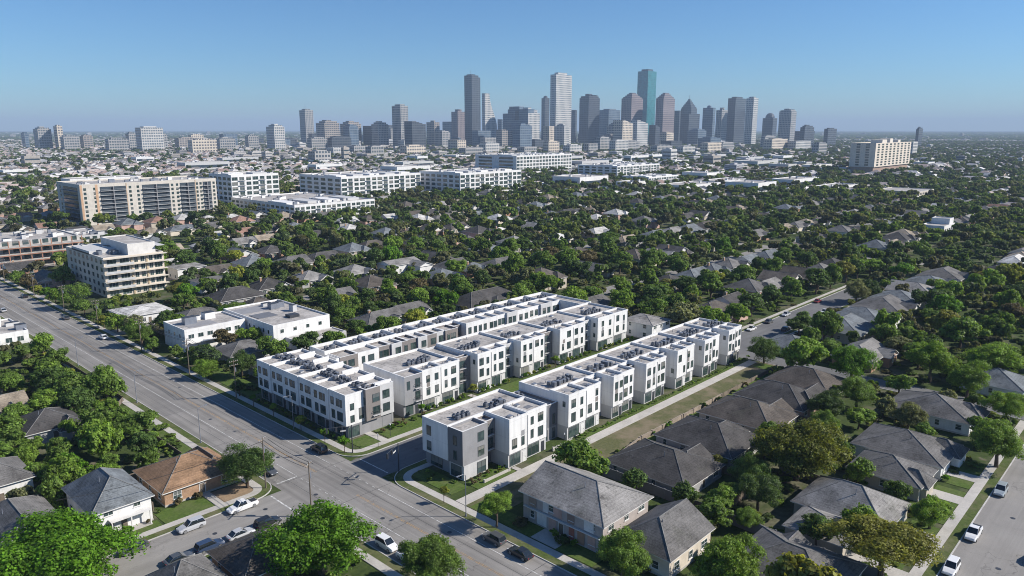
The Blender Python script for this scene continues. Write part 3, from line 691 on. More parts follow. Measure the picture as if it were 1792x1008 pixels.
H('boarded_house', 'large two-storey house facing the avenue, patched pink and white front, wide grey roof', 90.2, 103.4, 64.8, 82.2, 5.7, 2.9, 'Y', True, False, (.40, .36, .34), LGREY, storeys=2, dside='-X', ov=.7, wing=(9, 13.1, 2, 9.5, 5.2, 1.2, 'X', False, True))
H('house', 'grey hip roofed house behind the boarded two-storey house, by the long fence', 91.6, 104.3, 53.2, 63.2, 3.9, 3.0, 'X', True, False, CRM, GREY, dside='-X')
H('house', 'low dark grey house along the bottom edge, in front of the long fence', 98, 111.2, 31.5, 47, 3.2, 2.8, 'Y', True, True, GRW, GREY, wing=(6.5, 12.6, 7, 13, 3.0, 1.9, 'X', True, False))
H('house', 'broad charcoal roof with mossy slope just beyond the long fence', 115, 129.2, 64.4, 82.3, 2.9, 3.2, 'Y', True, True, GRW, CHAR, wing=(7, 15.2, 2.2, 9.2, 2.8, 2.2, 'X', True, False))
H('house', 'charcoal hip roof beside the worn lot, second in the row behind the fence', 133, 147.4, 64.5, 82.0, 3.0, 3.2, 'Y', True, True, GRW, CHAR, wing=(6, 15.6, 4, 11, 2.9, 2.3, 'X', True, True))
H('house', 'charcoal roof with white dormer hatch, third in the row behind the low stone wall', 151.5, 165.5, 64.5, 82.0, 3.0, 3.3, 'Y', True, True, BEI, DKB, wing=(5, 15, 1, 8, 2.9, 2.3, 'X', True, False))
H('house', 'dark brown grey roof with lit ridge, fourth in the row behind the low stone wall', 168.5, 182, 64.5, 81.5, 3.0, 3.1, 'Y', True, True, PINK, CHAR, wing=(4, 15, -1, 6, 2.9, 2.3, 'X', True, False))
H('house', 'last dark roof of the row, by the end of the worn lot', 185, 198.5, 65, 81, 3.0, 3.1, 'Y', True, True, PINK, DKB)
H('house', 'lit grey house with sharp hip roof facing the right-hand street, next to the olive tree', 124.3, 137, 32.4, 47.6, 3.1, 3.5, 'Y', True, True, BEI, LGREY, wing=(-8.8, 0.2, 3.5, 13, 2.7, 1.5, 'X', True, True), garage=9.6)
H('house', 'dark grey house facing the right-hand street, second from the bottom right', 145, 155.3, 32.8, 45.5, 3.1, 2.6, 'X', True, True, BEI, GREY, wing=(1.2, 6, -1, 5, 2.9, 1.8, 'Y', True, True), garage=8)
H('house', 'broad grey roof with lit white ridges, third along the right-hand street', 157.4, 171.6, 32.2, 49, 3.1, 3.0, 'X', True, True, WHT, GREY, wing=(7.2, 13.6, -1.4, 6, 2.9, 2.0, 'Y', True, True), garage=3)
H('house', 'grey hip roofed house behind the thin grey tree, upper right-hand street', 185.8, 199, 33.5, 51, 3.2, 3.1, 'X', True, True, WHT, GREY, wing=(6, 12.4, -1, 6, 2.9, 2.0, 'Y', True, True))
H('house', 'grey house beyond the crown of the dark roadside tree at the right edge', 219, 232, 29, 43, 3.2, 3.0, 'X', True, True, WHT, BLUEG)
H('pink_house', 'pink walled house with brown grey hip roof past the far end of the right-hand row', 232, 252, 120.5, 136, 3.2, 3.6, 'X', True, True, PINK, DKB, wing=(12, 20.1, -1.5, 6, 3.0, 2.0, 'X', True, False), storeys=1)
H('house', 'small two-storey grey white house tucked between the far ends of the townhouse rows', 203, 214, 128.5, 140, 5.4, 1.2, 'X', True, True, WHT, LGREY, storeys=2)
H('house', 'low house in tree shade, right beside the far end of the right-hand row', 217, 229, 84, 97, 3.0, 2.4, 'X', True, True, (.38, .42, .46), BLUEG)
for i, (x, c, w) in enumerate(((243, BLUEG, BEI), (263, BLUEG, WHT), (283.5, GREY, WHT), (303, BLUEG, WHT), (323, LGREY, WHT), (344, BLUEG, WHT), (365, GREY, BEI))):
    H('house', 'greyish blue roof with white gable, %s in the row along the rear street' % ('first', 'second', 'third', 'fourth', 'fifth', 'sixth', 'seventh')[i], x, x+16, 77, 94, 3.6, 3.0, 'Y' if i % 3 == 1 else 'X', True, False if i % 2 == 0 else True, w, c, group='blue grey roofs along the rear street', wing=(8, 15.6, -2, 6, 3.3, 2.1, 'Y', False, True), dside='-X')
for args in (
  ('L-shaped white house with pale roofs among the woods, left of the centre', 214, 232, 280, 291, 4.6, 1.6, 'X', False, False, WHT, LGREY, (10, 18, -9, 1, 4.2, 1.5, 'Y', False, False)),
  ('grey gabled house right of the L-shaped white house', 232, 246, 259, 272, 3.2, 3.2, 'X', True, False, WHT, GREY, None),
  ('wide dark roof close behind the back townhouse row', 186, 214, 196, 210, 3.2, 3.6, 'X', True, True, GRW, CHAR, (10, 20, -3, 5, 3, 2.2, 'Y', True, True)),
  ('brown grey roof with brick front above the white flat-roofed pair', 126, 140, 249, 262, 3.2, 3.4, 'X', True, True, BRK, DKB, None),
  ('grey hip roof with pale stone front, deep in the woods left of centre', 248, 263, 244, 258, 3.2, 3.2, 'X', True, False, BEI, GREY, None),
  ('large dark hip roof with cream front, under the white stepped apartments', 238, 258, 334, 348, 3.4, 3.6, 'X', True, True, CRM, DKB, None),
  ('grey gable house with white front, middle left woods', 183, 199, 324, 338, 3.2, 3.0, 'X', True, False, WHT, GREY, None),
  ('dark roof beside the tall trees, below the beige apartment slab', 243, 260, 396, 410, 3.2, 3.4, 'X', True, True, GRW, CHAR, None),
  ('pale boxy white house near the cream balconied block', 139, 152, 340, 351, 5.6, .9, 'X', True, True, WHT, LGREY, None),
  ('white boxy house with grey roof, right of the cream balconied block', 134, 148, 305, 316, 4.6, 1.2, 'X', True, True, WHT, GREY, None),
  ('broad charcoal roof down the slope from the white boxy houses', 127, 146, 273, 287, 3.2, 3.2, 'X', True, True, GRW, CHAR, None),
  ('round looking dark hip roof alone in the central woods', 303, 318, 238, 251, 3.2, 3.2, 'X', True, True, GRW, DKB, None),
):
    a = args; H('house', a[0], a[1], a[2], a[3], a[4], a[5], a[6], a[7], a[8], a[9], a[10], a[11], wing=a[12])
for i, x in enumerate((384, 404, 424, 445)):
    H('house', 'grey roofed white house, %s of the four-roof row in the central woods' % ('nearest', 'second', 'third', 'farthest')[i], x, x+17, 243, 258, 3.4, 3.3, 'X', True, False, WHT, (BLUEG, LGREY, BLUEG, DKB)[i], group='four pale roofs in the central woods', dside='-X')
# boarded panels and doors of the big house: patches of different paint on the avenue front
bh = [o for o in bpy.data.objects if o.name == 'boarded_house'][0]
for i, (y, z, w, h, c) in enumerate(((2.2, .2, 1.6, 2.4, PINK), (4.4, .2, 1.5, 2.3, BRK), (6.4, .3, 1.2, 2.2, (.30, .12, .09)), (10.6, .2, 1.7, 2.4, PINK), (13.0, .3, 2.2, 2.2, WHT), (2.8, 3.1, 2.0, 2.2, WHT), (6.6, 3.1, 1.5, 2.2, (.25, .19, .16)), (9.5, 3.1, 1.9, 2.3, PINK), (12.2, 3.1, 1.2, 2.2, WHT), (15.2, 3.1, 1.8, 2.2, (.30, .24, .2)))):
    MB().box(-.09, -.075, y-w/2, y+w/2, z, z+h).ob('boarded_panel', wall_mat(c), bh)
MB().box(-.5, -.08, .3, 17, 2.75, 2.9).ob('storey_ledge', M['trim'], bh)
# ---------------------------------------------------------------- flat-roofed and apartment buildings
def flatbox(name, parent, x0, x1, y0, y1, h, mat, par=.6, z0=0, roofmat='membrane'):
    b = MB().box(x0, x1, y0, y1, z0, h, 0, 't'); t = .3
    for q in ((x0, x1, y0, y0+t), (x0, x1, y1-t, y1), (x0, x0+t, y0+t, y1-t), (x1-t, x1, y0+t, y1-t)): b.box(*q, h, h+.04, 1, 'b')
    for (a0, b0), (a1, b1) in (((x0+t, y0+t), (x1-t, y0+t)), ((x1-t, y0+t), (x1-t, y1-t)), ((x1-t, y1-t), (x0+t, y1-t)), ((x0+t, y1-t), (x0+t, y0+t))):
        b.poly([(a1, b1, h-par), (a0, b0, h-par), (a0, b0, h), (a1, b1, h)], 0)
    o = b.ob(name, [mat, M['coping']], parent)
    MB().poly([(x0+t-.01, y0+t-.01, h-par), (x1-t+.01, y0+t-.01, h-par), (x1-t+.01, y1-t+.01, h-par), (x0+t-.01, y1-t+.01, h-par)]).ob('roof', M[roofmat], o)
    return o
def plant(parent, x0, x1, y0, y1, z, n, seed, name='roof_plant'):
    r = random.Random(seed)
    for i in range(n):
        a, b = r.uniform(x0, x1), r.uniform(y0, y1); w, d, h = r.uniform(1.2, 4), r.uniform(1.2, 3), r.uniform(1, 2.4)
        m = MB().box(a, a+w, b, b+d, z, z+h, 0).box(a+.1, a+w-.1, b+.1, b+d-.1, z+h, z+h+.12, 1)
        m.ob(name, [M[r.choice(('metal', 'ltgrey', 'white'))], M['darkmetal']], parent)
def rows(par, face, plane, a0, a1, n, z0, fh, nf, w, h, frac=1., cap=100, **kw):
    """a grid of single windows"""
    c = 0
    for j in range(nf):
        for i in range(n):
            if c >= cap: return
            a = a0+(a1-a0)*(i+.5)/n; add_win(par, (0, 0), face, plane, a, z0+j*fh, w, h, **kw); c += 1
# white flat-roofed pair by the avenue
w1 = thing('flat_roofed_building', 'low white flat-roofed building beside the avenue, left one of the white pair', 'building', (92.5, 225.5, 0), 0, 'white flat-roofed pair')
flatbox('wall', w1, 0, 19.8, 0, 15.5, 7.4, M['white'], .45)
for i in range(6): add_win(w1, (0, 0), '-Y', 0, 2+i*3, 4.4, 1.7, 1.3, mat='frameW', nx=2)
for i in range(3): add_win(w1, (0, 0), '-X', 0, 3.5+i*4, 4.3, 1.0, 1.2, mat='frameW')
MB().box(1.2, 19, -1.6, -.02, 3.1, 3.25).ob('awning', M['trim'], w1); plant(w1, 3, 16, 3, 12, 6.95, 3, 5)
w2 = thing('flat_roofed_building', 'larger white flat-roofed building, right one of the white pair, with broken outbuildings', 'building', (113.2, 209.2, 0), 0, 'white flat-roofed pair')
flatbox('wall', w2, 0, 20.5, 0, 33, 7.8, M['white'], .45)
for i in range(4): add_win(w2, (0, 0), '-Y', 0, 3+i*4.6, 4.9, 1.2, 1.2, mat='frameW')
for i in range(5): add_win(w2, (0, 0), '-X', 0, 3+i*3, 4.6, 1.0, 1.3, mat='frameW')
plant(w2, 4, 17, 6, 28, 7.35, 5, 6)
MB().box(2, 9, 12.5, 19, 7.35, 7.5).ob('roof_patch', M['charcoal'], w2); MB().box(.6, 17, 22, 30, 7.35, 7.42).ob('roof_patch', M['grey'], w2); MB().box(3, 12, 3, 9, 6.95, 7.0).ob('roof_patch', M['grey'], w1); MB().box(9.5, 13, 6, 9, 7.35, 8.3).ob('skylight', M['darkmetal'], w2)
w3 = thing('outbuilding', 'low pale outbuilding leaning against the right white flat-roofed building', 'outbuilding', (117, 201, 0))
flatbox('wall', w3, 0, 17.5, 0, 7.9, 3.4, M['ltgrey'], .3); add_win(w3, (0, 0), '-Y', 0, 5, 1, 2.4, 1.4, mat='frameW', nx=3); add_win(w3, (0, 0), '-Y', 0, 12, 1, 2.4, 1.4, mat='frameW', nx=3)
H('house', 'small grey roofed house in front of the white flat-roofed pair, under the roadside trees', 96, 109, 203, 215, 3.1, 2.2, 'X', True, True, GRW, GREY)
H('house', 'dark roofed cottage between the white flat-roofed pair and the avenue townhouse block', 96, 112, 181, 193, 3.0, 2.2, 'X', True, True, GRW, CHAR)
H('shop_house', 'white roofed low shop beside the avenue below the cream balconied block', 92, 108, 272, 288, 3.6, 1.2, 'X', True, True, WHT, (.5, .49, .47))
H('house', 'grey hip roofed house behind the white roofed low shop', 103, 120, 252, 265, 3.1, 2.6, 'X', True, True, GRW, GREY)
# cream five-storey block with balcony slabs
cb5 = thing('apartment_building', 'cream five-storey block with jutting balcony slabs beside the avenue', 'apartment block', (104, 326, 0))
flatbox('wall', cb5, 0, 24, 0, 46, 16.6, wall_mat((.58, .515, .43)), .5)
for j in range(5):
    z = .4+3.2*j
    MB().box(-.5, 24.8, -1.9, -.01, z+2.75, z+2.98).ob('balcony_slab', wall_mat((.60, .545, .47)), cb5)
    for i, (a, w) in enumerate(((3, 3.6), (8, 3.6), (12.6, 1.5), (15.2, 1.6), (18.6, 1.5), (21.6, 3.2))):
        add_win(cb5, (0, 0), '-Y', 0, a, z+.2, w, 2.25, mat='frameW', nx=3 if w > 3 else 2)
    MB().box(.1, 11, -1.85, -1.80, z-.1, z+.85).ob('balcony_rail', M['ltgrey'], cb5) if j else None
    for i in range(8): add_win(cb5, (0, 0), '-X', 0, 3+i*5.3, z+.6, 2.0, 1.7, nx=2)
for a in (10.8, 16.9): MB().box(a-.3, a+.3, -.35, -.02, .1, 15.6).ob('pilaster', wall_mat((.42, .34, .23)), cb5)
flatbox('penthouse', cb5, 10.8, 22, 3, 34, 20.8, wall_mat((.62, .60, .57)), .4, 16.11); plant(cb5, 2, 11, 4, 40, 16.1, 9, 8)
MB().box(22.1, 25.4, 1.5, 15, 19.0, 19.2).ob('canopy_roof', M['ltgrey'], cb5); MB().box(0, 10.7, 16, 38, 16.11, 17.6).ob('roof_terrace_room', M['ltgrey'], cb5)
# building under construction with red steel
cn = thing('unfinished_building', 'unfinished building with rust red steel frame and open floors at the left edge', 'construction site', (72, 424, 0))
bd = flatbox('wall', cn, 20, 56, 9, 46, 13.2, M['concrete'], .5)
for j in range(4):
    MB().box(17.5, 56.5, 4, 46, .3+3.4*j, .62+3.4*j).ob('floor_slab', M['concrete'], cn)
    for i in range(8): add_win(cn, (0, 0), '-Y', 8.99, 22.5+i*4.4, .9+3.4*j, 2.6, 2.1, nx=2)
for i in range(9):
    x = 18+4.7*i; MB().box(x-.2, x+.2, 4.05, 4.45, .05, 13.6).ob('steel_column', M['orange'], cn)
for j in range(3): MB().box(17.8, 56.2, 3.8, 4.04, 3.2+3.4*j, 3.6+3.4*j).ob('steel_beam', M['orange'], cn)
plant(cn, 22, 50, 12, 42, 12.7, 16, 9)
cn2 = thing('flat_roofed_building', 'broad pale flat roof crowded with vents, between red steel frame and beige slab', 'building', (112, 470, 0))
flatbox('wall', cn2, 0, 42, 0, 36, 8, M['ltgrey'], .5); plant(cn2, 2, 38, 2, 32, 7.5, 14, 10); rows(cn2, '-Y', 0, 1, 41, 10, 2.5, 3.2, 2, 2.4, 1.6)
for i, (x, y, w, d) in enumerate(((58, 275, 8, 22), (44, 264, 12, 16), (40, 284, 15, 18), (44, 306, 18, 20), (38, 332, 24, 26))):
    s = thing('shop_building', ('narrow white flat roof along the near side of the avenue, left edge', 'small white roofed shed at the left edge above the dense trees', 'white roofed workshop with brown patch at the left edge', 'pale flat roof second up the avenue at the left edge', 'large pale flat roof farthest up the avenue at the left edge')[i], 'shop', (x-3, y, 0))
    flatbox('wall', s, 0, w, 0, d, 4.2+.4*i, M['white'], .4); plant(s, 1, w-2, 1, d-2, 3.8+.4*i, 5, 40+i)
    for k in range(2): add_win(s, (0, 0), '-Y', 0, w*(.3+.4*k), 1, 1.8, 1.6, mat='frameW', nx=2)
# beige eight-storey slab
ba = thing('apartment_building', 'long beige apartment slab with orange stripes and dark balcony bays, upper left', 'apartment block', (176, 583, 0))
BW, BD, BH = 99, 50, 29.5; cream = wall_mat((.57, .53, .47)); flatbox('wall', ba, 0, BW, 0, BD, BH, cream, 1.0)
pier = [(0, 13, 'o'), (31, 42, 'c'), (62.5, 70, 'c'), (82, 88, 'c'), (95, 99, 'c')]
bays = [(13.2, 30.8), (42.2, 62.3), (70.2, 81.8), (88.2, 94.8)]
for (a, b) in bays:
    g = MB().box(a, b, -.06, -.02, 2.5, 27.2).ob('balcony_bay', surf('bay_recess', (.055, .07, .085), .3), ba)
    for j in range(8):
        z = 2.6+3.1*j
        MB().box(a, b, -1.5, -.07, z-.2, z).box(a, b, -1.5, -1.42, z+.95, z+1.03).ob('balcony_slab', M['ltgrey'], g)
    m = (a+b)/2; MB().box(m-.25, m+.25, -1.4, -.07, 2.5, 27.2).ob('bay_divider', M['grey'], g)
c = 0
for (a, b, k) in pier:
    for i in range(2 if b-a > 5 else 1):
        x = a+(b-a)*((i+.5)/2 if b-a > 5 else .5)
        for j in range(8): add_win(ba, (0, 0), '-Y', 0, x, 3.4+3.1*j, 1.7, 1.8); c += 1
for x0, x1 in ((.2, 1.6), (10.2, 11.8)): MB().box(x0, x1, -.12, -.02, 2.4, 29).ob('orange_stripe', wall_mat((.52, .34, .22)), ba)
for x0 in (30.9, 82): MB().box(x0, x0+.7, -.12, -.02, 2.4, 29).ob('orange_stripe', wall_mat((.50, .38, .27)), ba)
for j in range(8):
    if c >= 98: break
    for y in (42, ): add_win(ba, (0, 0), '-X', 0, y, 3.4+3.1*j, 2.4, 1.8, nx=2); c += 1
for j in range(8): MB().box(-1.5, -.02, 5, 36, 2.5+3.1*j, 2.7+3.1*j).box(-1.5, -1.42, 5, 36, 3.6+3.1*j, 3.7+3.1*j).ob('balcony_slab', M['grey'], ba)
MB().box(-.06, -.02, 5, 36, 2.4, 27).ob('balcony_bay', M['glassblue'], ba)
plant(ba, 3, 92, 6, 44, BH-1, 26, 12)
# white apartment blocks
def apart(label, x, y, w, d, h, nf, nw, nwx, seed, wall='white', group='white apartment blocks in the upper left', bay=True, cap=100):
    t = thing('apartment_building', label, 'apartment block', (x, y, 0), 0, group); fh = (h-2)/nf
    flatbox('wall', t, 0, w, 0, d, h, M[wall], .8); r = random.Random(seed); c = 0
    for j in reversed(range(nf)):
        for i in range(nw):
            if c < cap: add_win(t, (0, 0), '-Y', 0, w*(i+.5)/nw, 1.2+fh*j, w/nw*(.70 if (i % 3) else .84), fh*.70, nx=2, mat='frameW'); c += 1
    for j in reversed(range(nf)):
        for i in range(nwx):
            if c < cap: add_win(t, (0, 0), '-X', 0, d*(i+.5)/nwx, 1.2+fh*j, d/nwx*.66, fh*.62, nx=1, mat='frameW'); c += 1
    if bay:
        for i in range(1, nw, 3):
            a = w*(i+.5)/nw; q = w/nw*.5
            for j in range(1, nf): MB().box(a-q, a+q, -1.3, -.08, 1.0+fh*j, 1.2+fh*j).box(a-q, a+q, -1.3, -1.22, 1.2+fh*j+.9, 1.2+fh*j+1.0).ob('balcony', M['ltgrey'], t)
    plant(t, 2, w-5, 2, d-4, h-.8, int(w*d/260)+4, seed)
    k = max(2, int(w/18))
    for i in range(k): MB().box(w*i/k+.4, w*(i+.62)/k, d*.12, d*.4, h-.8, h+.9).ob('roof_penthouse', M['ltgrey' if i % 2 else 'white'], t)
    return t
apart('white five-storey wing with grey balconies joined to the end of the beige slab', 314, 636, 46, 43, 28, 6, 7, 5, 21)
apart('low white three-storey block with busy grey roofs, in front of the taller white blocks', 298, 506, 74, 100, 11.5, 3, 16, 14, 22)
apart('white grid-fronted block behind the low three-storey block', 411, 611, 98, 74, 23, 5, 14, 6, 23)
apart('white curved looking block with dark glazed west side, right of the grid-fronted block', 518, 560, 91, 64, 24, 5, 13, 7, 24)
apart('long white block with small regular windows, farthest and rightmost of the white blocks', 841, 783, 133, 90, 28, 5, 18, 2, 25, bay=False)
apart('lower white block with dark glass floors right of the long regular block', 869, 617, 108, 70, 17, 4, 14, 6, 26)
apart('two-storey white flats between the woods and the lower white block', 800, 520, 70, 40, 9, 2, 12, 5, 27)
# beige tower standing alone on the right
bt = thing('apartment_tower', 'lone beige slab tower with dark windows and reddish base, right of the skyline', 'tower block', (1244, 398, 0))
flatbox('wall', bt, 0, 178, 0, 38, 46, wall_mat((.66, .58, .49)), 1.2, 9.0)
MB().box(2, 176, 2, 36, 0, 9).ob('base_storey', wall_mat((.34, .24, .19)), bt)
for j in range(9):
    for i in range(9): add_win(bt, (0, 0), '-Y', 0, 14+i*19, 11+3.9*j, 9.5, 2.4, nx=3)
for j in range(9):
    for y in (12, 26): add_win(bt, (0, 0), '-X', 0, y, 11+3.9*j, 5.4, 2.4, nx=2)
for a, w, h in ((60, 22, 4.5), (98, 14, 6), (140, 12, 3.5)): MB().box(a, a+w, 10, 28, 44.8, 46+h).ob('roof_penthouse', wall_mat((.66, .6, .52)), bt)
lb = thing('apartment_building', 'low dark two-storey flats with cream end below the lone beige tower', 'apartment block', (800, 212, 0))
flatbox('wall', lb, 0, 50, 0, 40, 8, wall_mat((.55, .50, .42)), .5, 0, 'membrane'); rows(lb, '-Y', 0, 1, 49, 9, 1.2, 3.6, 2, 2.8, 1.8); rows(lb, '-X', 0, 1, 39, 6, 1.2, 3.6, 2, 2.8, 1.8)
hb = thing('flat_roofed_building', 'small white modern house with upright white fin, upper right woods', 'house', (548, 128, 0))
flatbox('wall', hb, 0, 26, 0, 14, 5.5, M['white'], .4); flatbox('upper_floor', hb, 16, 26, 1, 12, 9, M['white'], .4, 5.1); rows(hb, '-Y', 0, 1, 25, 5, 1, 3, 1, 3, 2.2)
BLOCKS = [(90, 114, 222, 243), (112, 136, 199, 244), (102, 131, 320, 374), (88, 130, 420, 472), (110, 156, 468, 508), (172, 278, 578, 636), (312, 362, 632, 680), (295, 375, 502, 608), (408, 512, 607, 688), (515, 612, 556, 627), (838, 977, 780, 875), (866, 980, 614, 690), (797, 873, 517, 562), (1240, 1424, 394, 440), (797, 853, 208, 255), (545, 577, 125, 145), (38, 66, 262, 360),
          (86, 206, 124, 176), (87, 132, 300, 326), (86, 207, 84, 126)]
# ---------------------------------------------------------------- skyline
FS = {
 'white': m_facade('pale_grid_tower', (.50, .485, .46), (.10, .12, .14), 8, 7, .42, .30),
 'grey': m_facade('grey_grid_tower', (.33, .32, .31), (.06, .075, .09), 8, 7, .42, .30),
 'dark': m_facade('dark_glass_tower', (.075, .085, .10), (.035, .045, .06), 8, 9, .35, .15, .2),
 'blue': m_facade('blue_glass_tower', (.16, .20, .24), (.06, .09, .13), 8, 10, .32, .12, .2),
 'maroon': m_facade('maroon_granite_tower', (.225, .19, .195), (.065, .06, .075), 8, 8, .5, .34),
 'teal': m_facade('teal_glass_tower', (.035, .155, .17), (.025, .135, .155), 8, 8, .12, .06, .1, .05),
 'beige': m_facade('beige_tower', (.55, .48, .39), (.09, .09, .10), 8, 8, .5, .34),
 'brown': m_facade('brown_banded_tower', (.31, .275, .245), (.05, .06, .075), 7, 9, .5, .25),
}
SKY = [ # x, y, dx, dy, h, finish, crown, label
 (1658, 2693, 36.7, 42.6, 140, 'grey', 'cap', 'slender grey slab tower with rooftop mast, leftmost tall tower of the skyline'),
 (1538, 2374, 63, 56, 88, 'brown', 'step', 'brown banded mid-rise with stepped top, just right of the leftmost slender tower'),
 (1655, 2398, 59, 52, 86, 'brown', 'step', 'brown grey mid-rise with darker west side, second right of the leftmost slender tower'),
 (1716, 2334, 14, 57, 78, 'dark', 'flat', 'low dark glass block squeezed between two brown mid-rises'),
 (1670, 2234, 43.7, 41, 84, 'grey', 'step', 'grey grid mid-rise with pointed top left of the tall grey twin-faced tower'),
 (1726, 2174, 34, 50, 148, 'grey', 'cap', 'tall grey tower with white lit corner standing apart left of the main cluster'),
 (1954, 2380, 47.6, 25, 78, 'beige', 'flat', 'low beige mid-rise at the foot of the tall grey tower standing apart'),
 (1943, 2242, 26.4, 47.6, 92, 'brown', 'drum', 'brown mid-rise with round drum on top'),
 (2271, 2490, 30, 76, 98, 'blue', 'flat', 'low bluish block left of the dark tower with red crown'),
 (2144, 2327, 42, 39, 136, 'maroon', 'drum', 'reddish brown tower with a rounded cap beside the tall dark left tower'),
 (2114, 2210, 51, 43.5, 274, 'dark', 'notch', 'tall dark slab tower, highest on the left of the cluster'),
 (2077, 2100, 66, 16, 200, 'white', 'wedge', 'pale grid tower with curved slanting right edge'),
 (2415, 2338, 20, 25, 108, 'blue', 'flat', 'thin bluish block between the slanting tower and the broad blue tower'),
 (2039, 1842, 62.5, 126, 122, 'blue', 'broad', 'broad blue glass block with stepped ragged top and pale east face'),
 (2699, 2334, 33, 21, 206, 'dark', 'dome', 'dark round-topped tower half hidden behind the tall white grid tower'),
 (2264, 1902, 95, 29, 270, 'white', 'cap', 'tall white grid tower, brightest of the skyline'),
 (2877, 2295, 12, 28, 155, 'dark', 'flat', 'narrow dark tower right behind the tall white grid tower'),
 (2594, 1998, 77, 50, 196, 'dark', 'crenel', 'dark tower with crenellated top right of the white grid tower'),
 (2819, 2057, 89, 52, 150, 'blue', 'cap', 'low dark blue block left of the maroon tower with the chamfered crown'),
 (2718, 1866, 85, 52, 194, 'maroon', 'chamfer', 'maroon tower with chamfered crown left of the teal tower'),
 (3024, 1990, 70, 57, 327, 'teal', 'cap', 'teal glass tower, highest of the whole skyline'),
 (2308, 1557, 70, 30, 88, 'white', 'stair', 'small pale grid block with stair-stepped top in front of the teal tower'),
 (2811, 1768, 90, 37, 194, 'maroon', 'chamfer', 'maroon tower with chamfered crown right of the teal tower'),
 (3218, 1933, 30, 31.6, 152, 'dark', 'flat', 'dark block peeking out right of the right maroon tower'),
 (3165, 1840, 52, 55, 160, 'dark', 'pyramid', 'dark tower with stepped pyramid top and needle'),
 (2796, 1634, 86, 39, 128, 'dark', 'flat', 'broad dark block in front of the pyramid topped tower'),
 (3142, 1715, 21, 52, 160, 'blue', 'dome', 'bluish tower with rounded dome between the pyramid top and the pale stepped tower'),
 (2795, 1487, 47.5, 25, 140, 'grey', 'drum', 'grey tower with balconied front and a drum top left of the two tall right towers'),
 (3020, 1546, 94.5, 35, 194, 'dark', 'cap', 'broad dark tower, left one of the two tall right towers'),
 (2880, 1397, 40, 32, 186, 'white', 'cap', 'pale banded tower, right one of the two tall right towers'),
 (3427, 1561, 43, 51, 116, 'dark', 'dome', 'dark domed block standing clear right of the cluster'),
 (3285, 1415, 54, 55, 142, 'grey', 'crenel', 'grey tower with pale right edge, last tall tower on the right'),
 (3031, 1237, 80, 49, 58, 'dark', 'drum', 'low dark drum-topped building at the right end of the skyline'),
 (1255, 2226, 37, 50, 74, 'white', 'step', 'small pale stepped tower left of the leftmost slender tower'),
]
